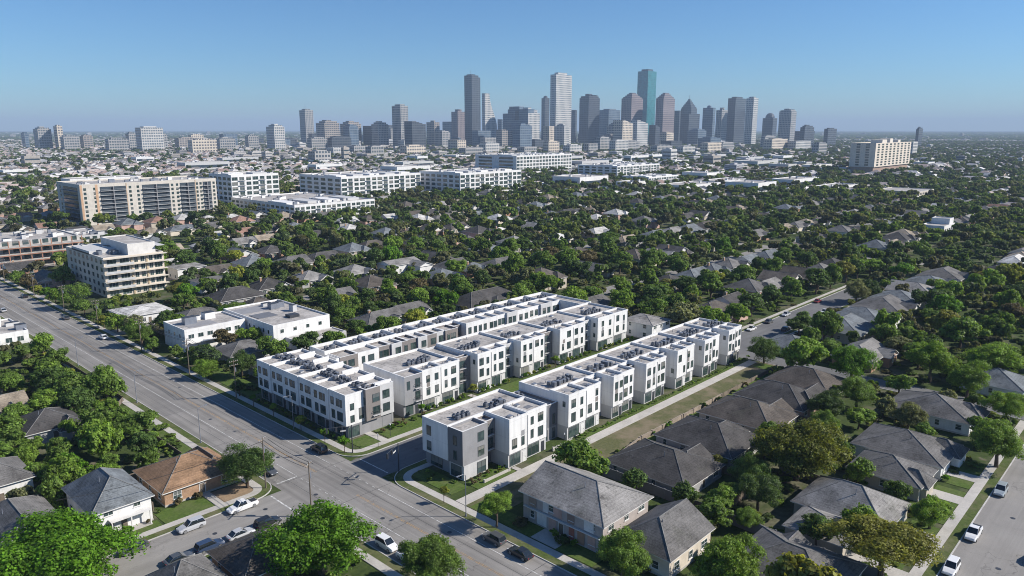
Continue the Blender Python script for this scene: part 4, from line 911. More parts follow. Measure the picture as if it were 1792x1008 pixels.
def tower(x, y, dx, dy, h, fin, crown, label, cat='skyscraper', name='skyscraper', group='downtown skyline'):
    t = thing(name, label, cat, (x, y, 0), 0, group); m = FS[fin]
    top = h
    b = MB()
    if crown == 'wedge':
        n = 10; prof = [(0, 0), (dx, 0)]+[(dx*(1-.62*math.sin(math.pi/2*max(0, i/n-.15)/.85)**1.7), h*(.25+.75*i/n)) for i in range(n+1)]+[(0, h)]
        for s, yy in ((1, 0), (-1, dy)): b.poly([(q[0], yy, q[1]) for q in (prof if s == 1 else reversed(prof))])
        for i in range(len(prof)):
            p, q = prof[i], prof[(i+1) % len(prof)]; b.poly([(p[0], 0, p[1]), (p[0], dy, p[1]), (q[0], dy, q[1]), (q[0], 0, q[1])])
        b.ob('shaft', m, t); return t
    if crown == 'notch':
        b.box(0, dx*.72, 0, dy, 0, h).box(dx*.72, dx, dy*.1, dy*.9, 0, h*.975); b.ob('shaft', m, t)
        MB().box(dx*.1, dx*.55, dy*.2, dy*.8, h, h+4).ob('penthouse', FS['dark'], t)
        MB().tube([(dx*.3, dy*.5, h+4), (dx*.3, dy*.5, h+20)], .5, 5).ob('antenna', M['metal'], t); return t
    if crown == 'broad':
        b.box(0, dx, 0, dy, 0, h).ob('shaft', m, t)
        MB().box(.3, dx*.55, .3, dy*.8, h, h*1.12).box(1, dx*.4, dy*.35, dy*.75, h*1.12, h*1.2).ob('crown', m, t)
        MB().box(dx*.55, dx*.8, .25, dy*.4, h, h*1.10).box(2, dx*.3, 2, dy*.22, h*1.12, h*1.165).ob('crown', FS['white'], t)
        MB().box(-.4, -.02, dy*.36, dy*.5, h*.8, h*1.08).ob('dark_bay', FS['dark'], t)
        MB().box(.02, dx-.02, -.4, -.01, 0, h).ob('east_face', FS['white'], t); return t
    if crown in ('flat', 'cap', 'drum', 'dome', 'step', 'stair', 'crenel', 'chamfer', 'pyramid'):
        b.box(0, dx, 0, dy, 0, h).ob('shaft', m, t)
    c = MB()
    if crown == 'cap':
        c.box(dx*.18, dx*.75, dy*.15, dy*.8, h, h*1.022+2).ob('penthouse', FS['dark'] if fin == 'teal' else m, t)
        if label and 'mast' in label: MB().tube([(dx*.4, dy*.5, h), (dx*.4, dy*.5, h+24)], .5, 5).ob('antenna', M['metal'], t)
    elif crown == 'drum': c.cyl(dx*.5, dy*.5, h, h*1.07, min(dx, dy)*.36, n=16).ob('drum', m, t); MB().box(dx*.1, dx*.3, dy*.1, dy*.5, h, h*1.03).ob('penthouse', m, t)
    elif crown == 'dome':
        r = min(dx, dy)*.5
        for i in range(6):
            a0, a1 = math.pi/2*i/6, math.pi/2*(i+1)/6; c.cyl(dx*.5, dy*.5, h+r*1.1*math.sin(a0), h+r*1.1*math.sin(a1), r*math.cos(a0)+.3, r*math.cos(a1)+.3, 14, cap=i == 5)
        c.ob('dome', m, t)
    elif crown == 'step': c.box(dx*.1, dx*.9, dy*.1, dy*.8, h, h*1.07).box(dx*.25, dx*.6, dy*.25, dy*.7, h*1.07, h*1.12).ob('crown', m, t)
    elif crown == 'stair':
        for i in range(3): c.box(.2, dx*(.75-.22*i), .2, dy-.2, h*(1+.035*i), h*(1.035+.035*i))
        c.ob('crown', m, t)
    elif crown == 'crenel':
        c.box(dx*.06, dx*.94, dy*.06, dy*.94, h, h*1.035)
        for i in range(3): c.box(dx*(.1+.3*i), dx*(.24+.3*i), dy*.08, dy*.3, h*1.035, h*1.06)
        c.box(dx*.3, dx*.6, dy*.35, dy*.75, h*1.035, h*1.085); c.ob('crown', m, t)
    elif crown == 'chamfer':
        for i in range(4): q = .07+.085*i; c.box(dx*q, dx*(1-q), dy*q, dy*(1-q), h*(1+.03*i), h*(1.03+.03*i))
        c.ob('crown', m, t)
    elif crown == 'pyramid':
        for i in range(6): q = .05+.075*i; c.box(dx*q, dx*(1-q), dy*q, dy*(1-q), h*(1+.045*i), h*(1.045+.045*i))
        c.ob('crown', m, t); MB().tube([(dx/2, dy/2, h*1.25), (dx/2, dy/2, h*1.38)], .6, 5).ob('antenna', M['metal'], t)
    return t
for s in SKY: tower(*s)
FARL = [(766.5, 3042.9, 12.2, 41.2, 66.1), (752.5, 2834.0, 23.3, 49.9, 71.6), (829.2, 2976.4, 14.2, 51.0, 64.1), (796.2, 2787.7, 13.5, 35.2, 78.9), (758.8, 2603.6, 22.3, 32.5, 61.2), (955.4, 2618.8, 21.6, 29.4, 66.2), (922.8, 2429.7, 44.7, 44.9, 74.8), (1045.8, 2597.3, 18.8, 28.0, 64.3), (1033.8, 2461.0, 29.4, 26.1, 59.1), (938.5, 2114.8, 44.5, 29.3, 46.1), (1086.7, 2255.7, 29.5, 22.8, 52.6), (870.3, 2783.6, 24.7, 33.6, 62.4), (815.3, 2394.6, 35.0, 27.7, 48.4), (1247.6, 2383.2, 33.0, 23.4, 60.6), (2720.8, 1118.1, 82.6, 16.8, 76.0), (2985.5, 1135.6, 87.9, 15.4, 70.2), (3114.0, 850.0, 50.5, 9.8, 74.2), (2527.0, 1174.7, 82.1, 16.7, 42.8)]
FLAB = ['bluish mid-rise at the very left end of the horizon', 'grey green block on the left horizon, tallest of its pair', 'thin grey block beside the grey green block on the left horizon', 'narrow peaked block with white top on the left horizon', 'low pale block right of the narrow peaked block, left horizon', 'pale grey block left of the wide white-topped block', 'wide white-topped hospital-like block on the left horizon', 'small white block right of the wide white-topped block', 'brick and white block at the foot of the wide white-topped block', 'low wide pale block on the left horizon, nearest of that group', 'small pale block midway between white-topped block and first towers', 'slim grey brown block midway along the left horizon', 'wide low white block under the slim grey brown block', 'pale block just left of the small stepped tower',
 'dark stepped low block right of the last tall tower', 'dark slim block further right of the last tall tower', 'dark angular structure on the right horizon behind the lone beige tower', 'pale low block under the domed dark block']
for i, (q, l) in enumerate(zip(FARL, FLAB)):
  if i not in (2, 8): tower(q[0], q[1], q[2]*(1, 1.7, 1, 1.2, 2.0, 1.1, 1.5, 1.3, 1, 1.6, 1.7, 1.2, 1.6, 1.1, 1, 1, 1, 1)[i], q[3], q[4]*(.80, .93, 1, .97, .72, .78, .95, .74, 1, .80, .72, .70, .8, .72, .96, .96, .9, .96)[i], ('blue', 'grey', 'grey', 'beige', 'grey', 'grey', 'white', 'grey', 'maroon', 'beige', 'grey', 'brown', 'grey', 'grey', 'dark', 'dark', 'dark', 'grey')[i], 'step' if i % 3 else 'cap', l, 'office block', 'office_block', 'mid-rise blocks on the horizon')
MIDB = [(1323.0, 1408.4, 63.1, 25.6, 36.9), (1465.9, 1480.4, 53.9, 26.9, 39.0), (1252.9, 1557.4, 64.0, 28.5, 27.3), (1501.2, 1368.5, 50.8, 27.1, 32.2), (1623.0, 1388.3, 45.0, 21.2, 39.9), (1623.9, 1312.9, 53.1, 24.3, 42.1), (1740.8, 1337.9, 43.5, 20.8, 36.0), (1845.8, 1375.6, 52.3, 21.5, 46.2), (1835.7, 1311.8, 64.3, 22.7, 53.3), (1941.3, 1348.8, 52.6, 21.3, 42.3), (1832.1, 1166.4, 78.2, 22.6, 38.3), (1791.5, 1060.4, 62.7, 22.7, 29.3), (1929.0, 1063.6, 79.1, 23.3, 33.6), (2098.2, 1107.8, 72.4, 15.1, 41.2), (2248.7, 1022.6, 111.9, 27.7, 45.7), (2349.5, 990.2, 116.2, 27.6, 54.0), (2040.0, 796.7, 55.3, 18.4, 41.2), (835.5, 1329.2, 37.4, 25.2, 26.7), (1093.0, 1652.5, 48.4, 31.0, 34.0), (1097.2, 1498.9, 37.5, 23.1, 31.8), (1248.8, 1785.4, 38.9, 27.6, 36.7), (2100.7, 583.1, 38.6, 8.0, 49.6)]
MLAB = ['below the tall dark left tower', 'below the curved slanting tower', 'below the brown drum-topped mid-rise', 'below the broad blue glass block', 'between the broad blue block and the white grid tower', 'right at the foot of the tall white grid tower', 'right of the white grid tower foot', 'in front of the low dark blue block', 'left of the small stair-stepped block', 'at the foot of the stair-stepped block', 'below the right maroon tower', 'below the pyramid-topped tower', 'below the balconied grey tower', 'below the broad dark right tower', 'below the domed dark block', 'below the last tall tower on the right', 'right of the last tall tower, low and pale', 'in front of the brown banded mid-rise', 'below the dark block between brown mid-rises', 'below the pointed grey mid-rise', 'behind roofs left of the tall grey tower', 'small and white, beyond the lone beige tower']
for i, (q, l) in enumerate(zip(MIDB, MLAB)): tower(*q[:4], q[4]*(.55+.08*(i*7 % 5)), ('grey', 'white', 'beige', 'grey', 'beige', 'white', 'grey', 'grey', 'white', 'grey')[i % 10], ('flat', 'step', 'cap')[i % 3], 'small mid-rise block '+l, 'office block', 'office_block', 'pale blocks at the foot of the skyline')
# low white commercial sheds between the woods and downtown
SHEDS = []
r_ = random.Random(5)
def shed(x, y, w, d, h, label, fin):
    t = thing('commercial_building', label, 'commercial building', (x, y, 0), 0, 'low white commercial roofs before downtown')
    flatbox('wall', t, 0, w, 0, d, h, M[fin], .6)
    MB().box(w*.04, w*.96, -.1, -.02, h*.25, h*.62).ob('window_band', M['glassblue'], t)
    if w > 30: MB().box(-.1, -.02, d*.1, d*.9, h*.25, h*.62).ob('window_band', M['glassblue'], t)
    plant(t, w*.1, w*.75, d*.1, d*.7, h-.6, 3, int(x+y)); SHEDS.append((x, y, x+w, y+d)); return t
# ---------------------------------------------------------------- labels for the many: look + nearest nameable neighbour
LM = [('the brown corner bungalow', 55, 139), ('the slate-roofed house', 40, 136), ('the crossing', 72, 118), ('the avenue townhouse block', 95, 150), ('the grey corner box', 96, 106), ('the middle townhouse row', 150, 143), ('the back townhouse row', 150, 172), ('the right-hand row end', 203, 106),
 ('the white flat-roofed pair', 115, 228), ('the cream balconied block', 116, 345), ('the red steel building site', 108, 440), ('the beige apartment slab', 225, 590), ('the three-storey white block', 335, 540), ('the grid-fronted white block', 455, 630), ('the curved white block', 560, 580), ('the long white block', 905, 800), ('the white glass block', 920, 640),
 ('the lone beige tower', 1330, 410), ('the pink walled house', 242, 128), ('the blue grey roof row', 310, 86), ('the four pale roofs', 424, 250), ('the L-shaped white house', 223, 286), ('the round dark roof', 310, 244), ('the boarded two-storey house', 97, 73), ('the mossy charcoal roof', 122, 73), ('the dormer-hatched dark roof', 158, 73), ('the lit hip roof', 130, 40), ('the white-ridged broad roof', 164, 40), ('the thin grey tree house', 192, 42), ('the worn lot', 150, 90),
 ('the rear street', 400, 107), ('the white finned house', 560, 132), ('the low dark flats', 825, 230), ('the two-storey white flats', 835, 540), ('the sunken dark house', 44, 187), ('the left-edge gabled house', 26, 139), ('the last fenced dark roof', 192, 73), ('the wide dark back-row roof', 200, 203), ('the white avenue shop', 100, 280), ('the left-edge pale roofs', 48, 300), ('the cream-fronted dark roof', 248, 341), ('the stone-fronted roof', 256, 251),
 ('the teal tower', 3024, 1990), ('the tall white grid tower', 2264, 1902), ('the tall dark left tower', 2114, 2210), ('the broad blue block', 2039, 1842), ('the two tall right towers', 3000, 1480), ('the last tall right tower', 3285, 1415), ('the standing-apart grey tower', 1726, 2174), ('the leftmost slender tower', 1658, 2693), ('the chamfered maroon towers', 2760, 1820), ('the balconied grey tower', 2795, 1487)]
LABELS = {}
def place_word(x, y):
    best = min(LM, key=lambda q: (q[1]-x)**2+(q[2]-y)**2); dx, dy = x-best[1], y-best[2]
    f = dx*FW[0]+dy*FW[1]; r = dx*RT[0]+dy*RT[1]
    d = math.hypot(dx, dy)
    if d < 6: w = 'over' if False else 'beside'
    elif abs(f) > abs(r): w = 'beyond' if f > 0 else 'in front of'
    else: w = 'right of' if r > 0 else 'left of'
    if d > 45: w = 'well '+w if w in ('beyond', 'right of', 'left of') else 'far '+w
    return '%s %s' % (w, best[0]), d
PENDING = []
def later(o, look, x, y, plural): PENDING.append((o, look, x, y, plural))
ORD = ['nearest', 'second', 'third', 'fourth', 'fifth', 'sixth', 'seventh', 'eighth', 'ninth', 'tenth', 'eleventh', 'twelfth']
def flush_labels():
    by = {}
    for o, look, x, y, pl in PENDING:
        w, d = place_word(x, y); by.setdefault((look, w), []).append((math.hypot(x, y), o, pl))
    for (look, w), v in by.items():
        v.sort(key=lambda q: q[0])
        for i, (d, o, pl) in enumerate(v):
            tail = '' if len(v) == 1 else ', nearest one' if i == 0 else ', farthest one' if i == len(v)-1 else ', %s nearest' % (ORD[i] if i < 12 else '%dth' % (i+1))
            t = '%s %s%s' % (look, w, tail)
            o['label'] = t if len(t.split()) <= 16 else t.replace('well ', '').replace('far ', '')
            o['group'] = pl
# ---------------------------------------------------------------- trees
def crown_mesh(name, seed, n, leaf, h=1.0, lobes=11, loose=.10, low=-.55):
    g = np.random.default_rng(seed)
    # big lobes in an uneven ellipsoid of radius 1, each carrying smaller leaf masses on its outside
    c = []
    while len(c) < lobes:
        p = g.uniform(-1, 1, 3)
        if np.linalg.norm(p) < 1 and p[2] > low: c.append(p*np.array([.66, .66, .60]))
    c = np.array(c); c[0] = (0, 0, .08); rad = g.uniform(.24, .46, lobes); rad[0] = .56
    sub = max(3, min(13, n//(lobes*55)))
    e = g.normal(size=(lobes, sub, 3)); e /= np.linalg.norm(e, axis=2)[:, :, None]; e[:, :, 2] = np.abs(e[:, :, 2])*1.0-.25
    cc = (c[:, None, :]+e*(rad*.86)[:, None, None]).reshape(-1, 3); rd = (rad[:, None]*g.uniform(.26, .52, (lobes, sub))).ravel()
    w = rd**2; w /= w.sum(); k = g.choice(len(cc), n, p=w)
    d = g.normal(size=(n, 3)); d[:, 2] += .25; d /= np.linalg.norm(d, axis=1)[:, None]
    rr = rd[k]*np.clip(g.normal(.92, loose*1.6, n), .25, 1.5)
    P = cc[k]+d*rr[:, None]*np.array([1, 1, .8]); P[:, 2] *= h
    keep = P[:, 2] > low*1.1-.18; P, d = P[keep], d[keep]; n = len(P)
    nn = d+g.normal(scale=.36, size=(n, 3)); nn[:, 2] += .25; nn /= np.linalg.norm(nn, axis=1)[:, None]
    a = np.cross(nn, g.normal(size=(n, 3))); a /= np.linalg.norm(a, axis=1)[:, None]; b = np.cross(nn, a)
    s = leaf*g.uniform(.6, 1.35, n)[:, None]; e = .72
    V = np.stack([P-a*s, P-b*s*e+nn*s*.22, P+a*s, P+b*s*e+nn*s*.22], 1).reshape(-1, 3)
    me = bpy.data.meshes.new(name); me.vertices.add(len(V)); me.vertices.foreach_set('co', V.astype(np.float32).ravel())
    me.loops.add(n*4); me.loops.foreach_set('vertex_index', np.arange(n*4, dtype=np.int32))
    me.polygons.add(n); me.polygons.foreach_set('loop_start', np.arange(0, n*4, 4, dtype=np.int32)); me.polygons.foreach_set('loop_total', np.full(n, 4, np.int32))
    me.update(calc_edges=True); me.materials.append(M['leaf']); return me
def trunk_mesh(name, seed, h, r):                # unit crown radius: crown centre at z=0, trunk foot at -h
    g = random.Random(seed); b = MB()
    b.tube([(0, 0, -h), (g.uniform(-.03, .03), g.uniform(-.03, .03), -h*.55), (0, 0, -.25), (.02, 0, .25)], [r*1.35, r, r*.8, r*.35], 8)
    for i in range(6):
        a = i*math.pi/3+g.uniform(-.4, .4); z = -h*.5+i*.09; l = g.uniform(.45, .8)
        b.tube([(0, 0, z), (math.cos(a)*l*.5, math.sin(a)*l*.5, z+.22), (math.cos(a)*l, math.sin(a)*l, z+.3+g.uniform(.1, .35))], [r*.5, r*.35, r*.1], 5)
    return b.mesh(name, M['bark'])
NEARC = [crown_mesh('crown', 100+i, 34000, .0235, (.95, 1.05, .85)[i % 3], 20+2*i, .13) for i in range(4)]
MIDC = [crown_mesh('crown', 200+i, 7000, .054, (.95, 1.1, .82, 1.0, .9)[i % 5], 11+i, .13) for i in range(6)]
SHRC = [crown_mesh('shrub', 300+i, 700, .17, .8, 5, .15) for i in range(3)]
TRK = [trunk_mesh('trunk', i, 1.25, .052) for i in range(3)]
TONE = {'bright green': (.062, .150, .012), 'fresh green': (.092, .168, .028), 'mid green': (.075, .138, .030), 'dark green': (.050, .096, .028), 'olive': (.12, .14, .034), 'olive gold': (.092, .118, .028), 'grey green': (.10, .125, .070), 'yellow green': (.15, .19, .035), 'deep green': (.040, .076, .026), 'brownish': (.082, .078, .045)}
TONE = {k: (v[0]*1.55, v[1]*1.36, v[2]*1.12) for k, v in TONE.items()}
TREES = []
def tree(x, y, r, tone, label=None, near=False, z=None, k=None, tall=1.0, cat='tree'):
    k = len(TREES) if k is None else k
    t = thing('tree', label, cat, (x, y, 0), (k*2.399) % 6.28)
    cz = (z if z is not None else r*.88)
    j = (1+.13*math.sin(k*3.7), 1+.13*math.cos(k*2.3), tall*(1+(.1 if near else .24)*math.sin(k*1.3)))
    c = TONE[tone]; f = 1+.12*math.sin(k*5.1)
    cr = ob('crown', (NEARC if near else MIDC)[k % (4 if near else 6)], t, (0, 0, cz), 0, tuple(q*f for q in c), (r*j[0], r*j[1], r*j[2]))
    ob('trunk', TRK[k % 3], t, (0, 0, cz), 0, None, (r, r, cz/1.25))
    TREES.append((x, y, r, t)); return t
NEAR = [
 (27.0, 119.8, 10.6, 'bright green', 'bright green spreading tree filling the bottom left corner'),
 (56.2, 93.6, 10.6, 'bright green', 'biggest bright green tree, bottom centre left beside the avenue'),
 (65.3, 78.0, 5.0, 'mid green', 'dark leaved round tree at the bottom edge beside the avenue'),
 (62.2, 129.0, 5.2, 'dark green', 'dense dark round tree on the corner in front of the brown roofed bungalow'),
 (84.6, 83.4, 3.1, 'fresh green', 'young street tree with bare thin trunk before the grey corner box'),
 (86.8, 58.5, 4.8, 'mid green', 'street tree in front of the boarded house and its grey neighbour'),
 (94.6, 45.5, 5.6, 'fresh green', 'bright bushy tree at the bottom edge in front of the low dark grey house'),
 (138.2, 53.0, 9.8, 'olive gold', 'great rounded olive gold tree in the middle of the lower right yards'),
 (113.5, 29.3, 7.4, 'olive', 'olive green tree at the bottom edge beside the right-hand street'),
 (135.8, 28.4, 3.7, 'fresh green', 'small dense street tree in front of the lit hip roofed house'),
 (171.8, 25.4, 6.2, 'mid green', 'large roadside tree at the right edge above the silver car'),
 (205.2, 91.0, 4.6, 'dark green', 'dark round street tree by the far end of the right-hand row'),
 (204.5, 66.0, 7.0, 'bright green', 'bright green tree beyond the last fenced dark roof'),
 (220.5, 50.5, 7.2, 'fresh green', 'leafy green tree left of the right edge, behind the grey hip roof'),
 (232, 39.0, 7.6, 'fresh green', 'full green tree near the right edge, beyond the leafy one'),
 (213, 40.0, 6.0, 'mid green', 'round green tree between the two leafy ones at the right'),
 (200, 29.0, 5.0, 'fresh green', 'tree at the right edge beside the upper right-hand street'),
 (93.4, 191.5, 4.6, 'dark green', 'dark olive tree in front of the white flat-roofed pair'),
 (86.2, 243.5, 5.0, 'mid green', 'roadside tree left of the white flat-roofed pair'),
 (86.0, 197.5, 3.4, 'fresh green', 'small roadside tree at the foot of the white flat-roofed pair'),
 (88.8, 316.0, 6.2, 'mid green', 'large shaded tree at the foot of the cream balconied block'),
 (304, 98.8, 5.6, 'grey green', 'round grey green street tree along the rear street'),
 (179.5, 44.5, 4.2, 'grey green', 'thin grey green tree in front of the grey hip roof'),
 (172.0, 60.5, 5.0, 'deep green', 'dark shaded tree behind the olive gold tree'),
 (121.5, 53.0, 4.6, 'deep green', 'dark tree beside the olive gold tree, toward the long fence'),
 (128, 58.0, 4.2, 'dark green', 'shaded tree between the mossy roof and the olive gold tree'),
 (113.8, 51.0, 2.6, 'mid green', 'low green tree against the long fence'),
 (186, 58.0, 5.2, 'mid green', 'tree behind the last roofs of the fenced row'),
 (151, 55.5, 4.6, 'dark green', 'dark tree behind the dormer-hatched roof'),
 (162, 56.5, 4.0, 'mid green', 'smaller tree right of the olive gold crown'),
]
for q in NEAR: tree(*q[:4], q[4], near=True, tall=1.0 if q[2] < 7.3 else .66 if q[2] > 10 else .8, z=4.6 if q[0] == 84.6 else 5.4 if q[2] > 10 else 6.4 if q[2] > 9 else None)
for x, y, r, t_ in NEAR and [(q[0], q[1], q[2], 0) for q in NEAR]: pass
# ---------------------------------------------------------------- plain houses of the neighbourhood (copies of a few)
def proto_house(i):
    g = random.Random(900+i); W, D = (13.5, 15, 12.5, 16, 14, 12)[i], (11.5, 13, 15, 11, 14.5, 11)[i]; e = (3.1, 3.2, 3.1, 3.4, 5.2, 3.0)[i]
    ax = 'XYYXXX'[i]; hip = (True, True, False, True, True, False)[i]; rise = min(W, D)*.24
    b = MB().box(0, W, 0, D, 0, e, 0, 'b'); wl = b.mesh('wall', M['wall'])
    rb = MB(); roof_mb(rb, 0, W, 0, D, e, rise, ax, hip, hip if i != 3 else False)
    wb = MB(); wg = (W*.52, W*.94, -2.2, 4.5); wb.box(*wg, 0, e-.15, 0, 'b')
    roof_mb(rb, *wg, e-.15, rise*.62, 'Y', i % 2 == 0, True, .45, .02)
    rm = rb.mesh('roof', [M['roof'], M['trim'], M['trim'], M['cap']]); wm = wb.mesh('wing_wall', M['wall'])
    W_ = [(a, -.0 if a < W*.5 else -2.2, z) for a in (W*.14, W*.38, W*.73) for z in ((1.0,) if e < 4.5 else (1.0, 3.5))]
    return W, D, wl, rm, wm, W_
PH = [proto_house(i) for i in range(6)]
chm = MB().box(-.4, .4, -.35, .35, 2.5, 6.6, 0).box(-.47, .47, -.42, .42, 6.6, 6.75, 1).mesh('chimney', [M['brick'], M['concrete']])
dm = MB().box(-.5, .5, -.06, 0, .1, 2.2, 0).box(-.62, .62, -.05, -.001, .1, 2.34, 1).mesh('door', [M['wood'], M['trim']])
RT_ = [('charcoal', CHAR), ('grey', GREY), ('pale grey', LGREY), ('blue grey', BLUEG), ('dark brown', DKB), ('tan', TAN), ('whitish', (.45, .44, .42)), ('reddish', (.25, .15, .115))]
WT_ = [('white', WHT), ('cream', CRM), ('pinkish', PINK), ('grey', GRW), ('beige', BEI), ('brick', BRK)]
def clear(x0, x1, y0, y1, m=1.5):
    for (a, b, c, d) in HOUSES+BLOCKS+ROADS:
        if x0 < b+m and x1 > a-m and y0 < d+m and y1 > c-m: return False
    return True
ROADS = [(64, 87, -60, 1500), (-40, 66, 110, 125), (40, 900, 9, 27), (206, 215, 23, 125), (82, 206, 93, 127), (212, 346, 99, 114)]
ROADS += [(84, 520, y-3.5, y+3.5) for y in (186, 267, 348, 429, 510)]+[(x-3.5, x+3.5, 24, 420) for x in (420,)]
lots = []
g = random.Random(77)
for y in (30, 66, 128, 163, 203, 246, 283, 327, 365, 408, 446, 490, 530, 572, 610, 650, 690, 730, 770, 810, 850, 890, 930, 970, 1010):
    x = 88 if y > 176 else 216
    while x < 1150:
        i = g.randrange(6); W, D = PH[i][:2]; w = W+g.uniform(2.5, 7.5)
        if clear(x, x+W, y-3, y+D, .6) and seen(x, y) and g.random() < (.9 if math.hypot(x, y) < 300 or view(x, y, 0)[0] < 640 else .80): lots.append((x+g.uniform(0, 2), y+g.uniform(-2, 2), i))
        x += w
for y in (200, 225, 250, 290, 330, 370, 410, 450, 500, 550, 600, 650, 700):       # left of the avenue
    x = 44 if y < 262 else 40
    while x > -60:
        i = g.randrange(6)
        if clear(x-PH[i][0], x, y-3, y+PH[i][1], .6) and seen(x, y): lots.append((x-PH[i][0], y, i))
        x -= g.uniform(17, 24)
lots.sort(key=lambda q: math.hypot(q[0], q[1]))
NLOT = 300-len(HOUSES)
FARLOTS = lots[NLOT:]; lots = lots[:NLOT]
for n, (x, y, i) in enumerate(lots):
    W, D, wl, rm, wm, wn = PH[i]; dist = math.hypot(x, y)
    far_left = (y-x) > 120
    rn, rc = g.choice(RT_[:5] if dist < 420 and not far_left else RT_[:7] if not far_left and g.random() < .9 else RT_); wn_, wc = g.choice(WT_)
    f = g.uniform(.85, 1.2); rz = 0 if g.random() < .8 else math.pi
    t = thing('house', None, 'house', (x, y, 0)); HOUSES.append((x, x+W, y-2.4, y+D))
    ob('wall', wl, t, col=wc); rf = ob('roof', rm, t, col=tuple(q*f for q in rc)); ob('wing_wall', wm, t, col=wc)
    if dist < 520:
        for (a, pl, z) in wn: add_win(t, (0, 0), '-Y', pl, a, z, 1.5, 1.35, mat='frameW', nx=2)
        for b in (D*.3, D*.7): add_win(t, (0, 0), '-X', 0, b, 1.0, 1.2, 1.35, mat='frameW')
        ob('door', dm, t, (W*.26, 0, 0))
    if n % 3 == 0: ob('chimney', chm, rf, (W*.3, D*.55, 0))
    later(t, '%s roofed %s%s house' % (rn, 'two-storey ' if i == 4 else 'gabled ' if i in (2, 5) else '', wn_), x+W/2, y+D/2, 'houses of the leafy neighbourhood')
# lesser blocks filling the foot of downtown
sg = random.Random(71); k = 0; TB = [(s[0], s[1], s[0]+s[2], s[1]+s[3]) for s in SKY]+[(q[0], q[1], q[0]+q[2], q[1]+q[3]) for q in FARL+MIDB]
while k < 64:
    d = sg.uniform(2350, 3700); a = math.radians(sg.uniform(-15, 15.5) if k < 52 else sg.uniform(-30, -12)); x, y = d*(FW[0]*math.cos(a)+RT[0]*math.sin(a)), d*(FW[1]*math.cos(a)+RT[1]*math.sin(a))
    w, dd = sg.uniform(28, 75), sg.uniform(22, 48); h = sg.uniform(24, 88) if k < 30 else sg.uniform(18, 50)
    if any(x < q[2]+5 and x+w > q[0]-5 and y < q[3]+5 and y+dd > q[1]-5 for q in TB): continue
    TB.append((x, y, x+w, y+dd)); fin = sg.choice(('grey', 'white', 'brown', 'beige', 'blue', 'dark', 'grey'))
    t = tower(x, y, w, dd, h, fin, sg.choice(('flat', 'cap', 'step', 'flat', 'stair')), None, 'office block', 'office_block', 'lesser blocks at the foot of downtown')
    BLOCKS.append((x, x+w, y, y+dd)); k += 1
    later(t, '%s %s office block' % ('low' if h < 38 else 'mid-height', {'grey': 'grey', 'white': 'pale', 'brown': 'brown banded', 'beige': 'beige', 'blue': 'bluish', 'dark': 'dark'}[fin]), x+w/2, y+dd/2, 'lesser blocks at the foot of downtown')
# sheds of commerce
sg = random.Random(31); k = 0
while k < 46:
    d = sg.uniform(820, 1750); a = math.radians(sg.uniform(-34, 30)); f = (FW[0]*math.cos(a)+RT[0]*math.sin(a), FW[1]*math.cos(a)+RT[1]*math.sin(a))
    x, y = f[0]*d, f[1]*d; w, dd, h = sg.uniform(24, 85), sg.uniform(18, 45), sg.uniform(5, 13)
    p = view(x, y, 0)
    if p[0] < 930 and sg.random() < .75: continue
    if p[0] > 1480 and sg.random() < .7: continue
    if not clear(x, x+w, y, y+dd, 4) or any(x < q[2]+6 and x+w > q[0]-6 and y < q[3]+6 and y+dd > q[1]-6 for q in SHEDS): continue
    t = shed(x, y, w, dd, h, None, sg.choice(('white', 'white', 'ltgrey', 'white')))
    later(t, '%s %s flat-roofed commercial building' % ('long' if w > 55 else 'short', 'tall' if h > 9 else 'low'), x+w/2, y+dd/2, 'low white commercial roofs before downtown'); k += 1
BLOCKS += [(a, c, b, d) for a, b, c, d in SHEDS]
# ---------------------------------------------------------------- trees of the neighbourhood
HG = {}
for rct in HOUSES+BLOCKS+ROADS:
    if rct[1]-rct[0] > 3000: continue
    for i in range(int(rct[0]//60)-1, int(rct[1]//60)+2):
        for j in range(int(rct[2]//60)-1, int(rct[3]//60)+2): HG.setdefault((i, j), []).append(rct)
def tclear(x, y, r):
    for (a, b, c, d) in HG.get((int(x//60), int(y//60)), ()):
        if a-r*.42 < x < b+r*.42 and c-r*.42 < y < d+r*.42: return False
    return True
TG = {}
def tput(x, y, r, s=.8):
    i, j = int(x//20), int(y//20)
    for a in (-1, 0, 1):
        for b in (-1, 0, 1):
            for (u, v, q) in TG.get((i+a, j+b), ()):
                if (u-x)**2+(v-y)**2 < ((r+q)*s)**2: return False
    TG.setdefault((i, j), []).append((x, y, r)); return True
AVE = []
for q in NEAR: tput(*q[:3])
g = random.Random(66)
for y in range(178, 420, 11):
    x, y, r = 85.8+g.uniform(-.5, 2.2), y+g.uniform(-3, 3), g.uniform(2.3, 3.9)
    if all(abs(y-q[1]) > 6 for q in NEAR if q[0] < 95) and not 219 < y < 224: AVE.append((x, y, r)); tput(x, y, r)
cand = []
g = random.Random(123)
def scatter(x0, x1, y0, y1, n, r0, r1, s=.8, dmax=1e9, dens=None):
    for _ in range(n):
        x, y, r = g.uniform(x0, x1), g.uniform(y0, y1), g.uniform(r0, r1)
        if x*x+y*y > dmax*dmax or not seen(x, y, 4, 90): continue
        if dens and g.random() > dens(x, y): continue
        if tclear(x, y, r) and tput(x, y, r, s): cand.append((x, y, r))
scatter(36, 57, 148, 192, 300, 2.6, 5.6, .80)
scatter(36, 62, 192, 262, 500, 2.4, 5.6, .74)          # the thicket left of the avenue
scatter(20, 50, 140, 200, 160, 2.6, 4.4, .75)
scatter(87, 210, 176, 330, 2600, 2.6, 5.4, .72)
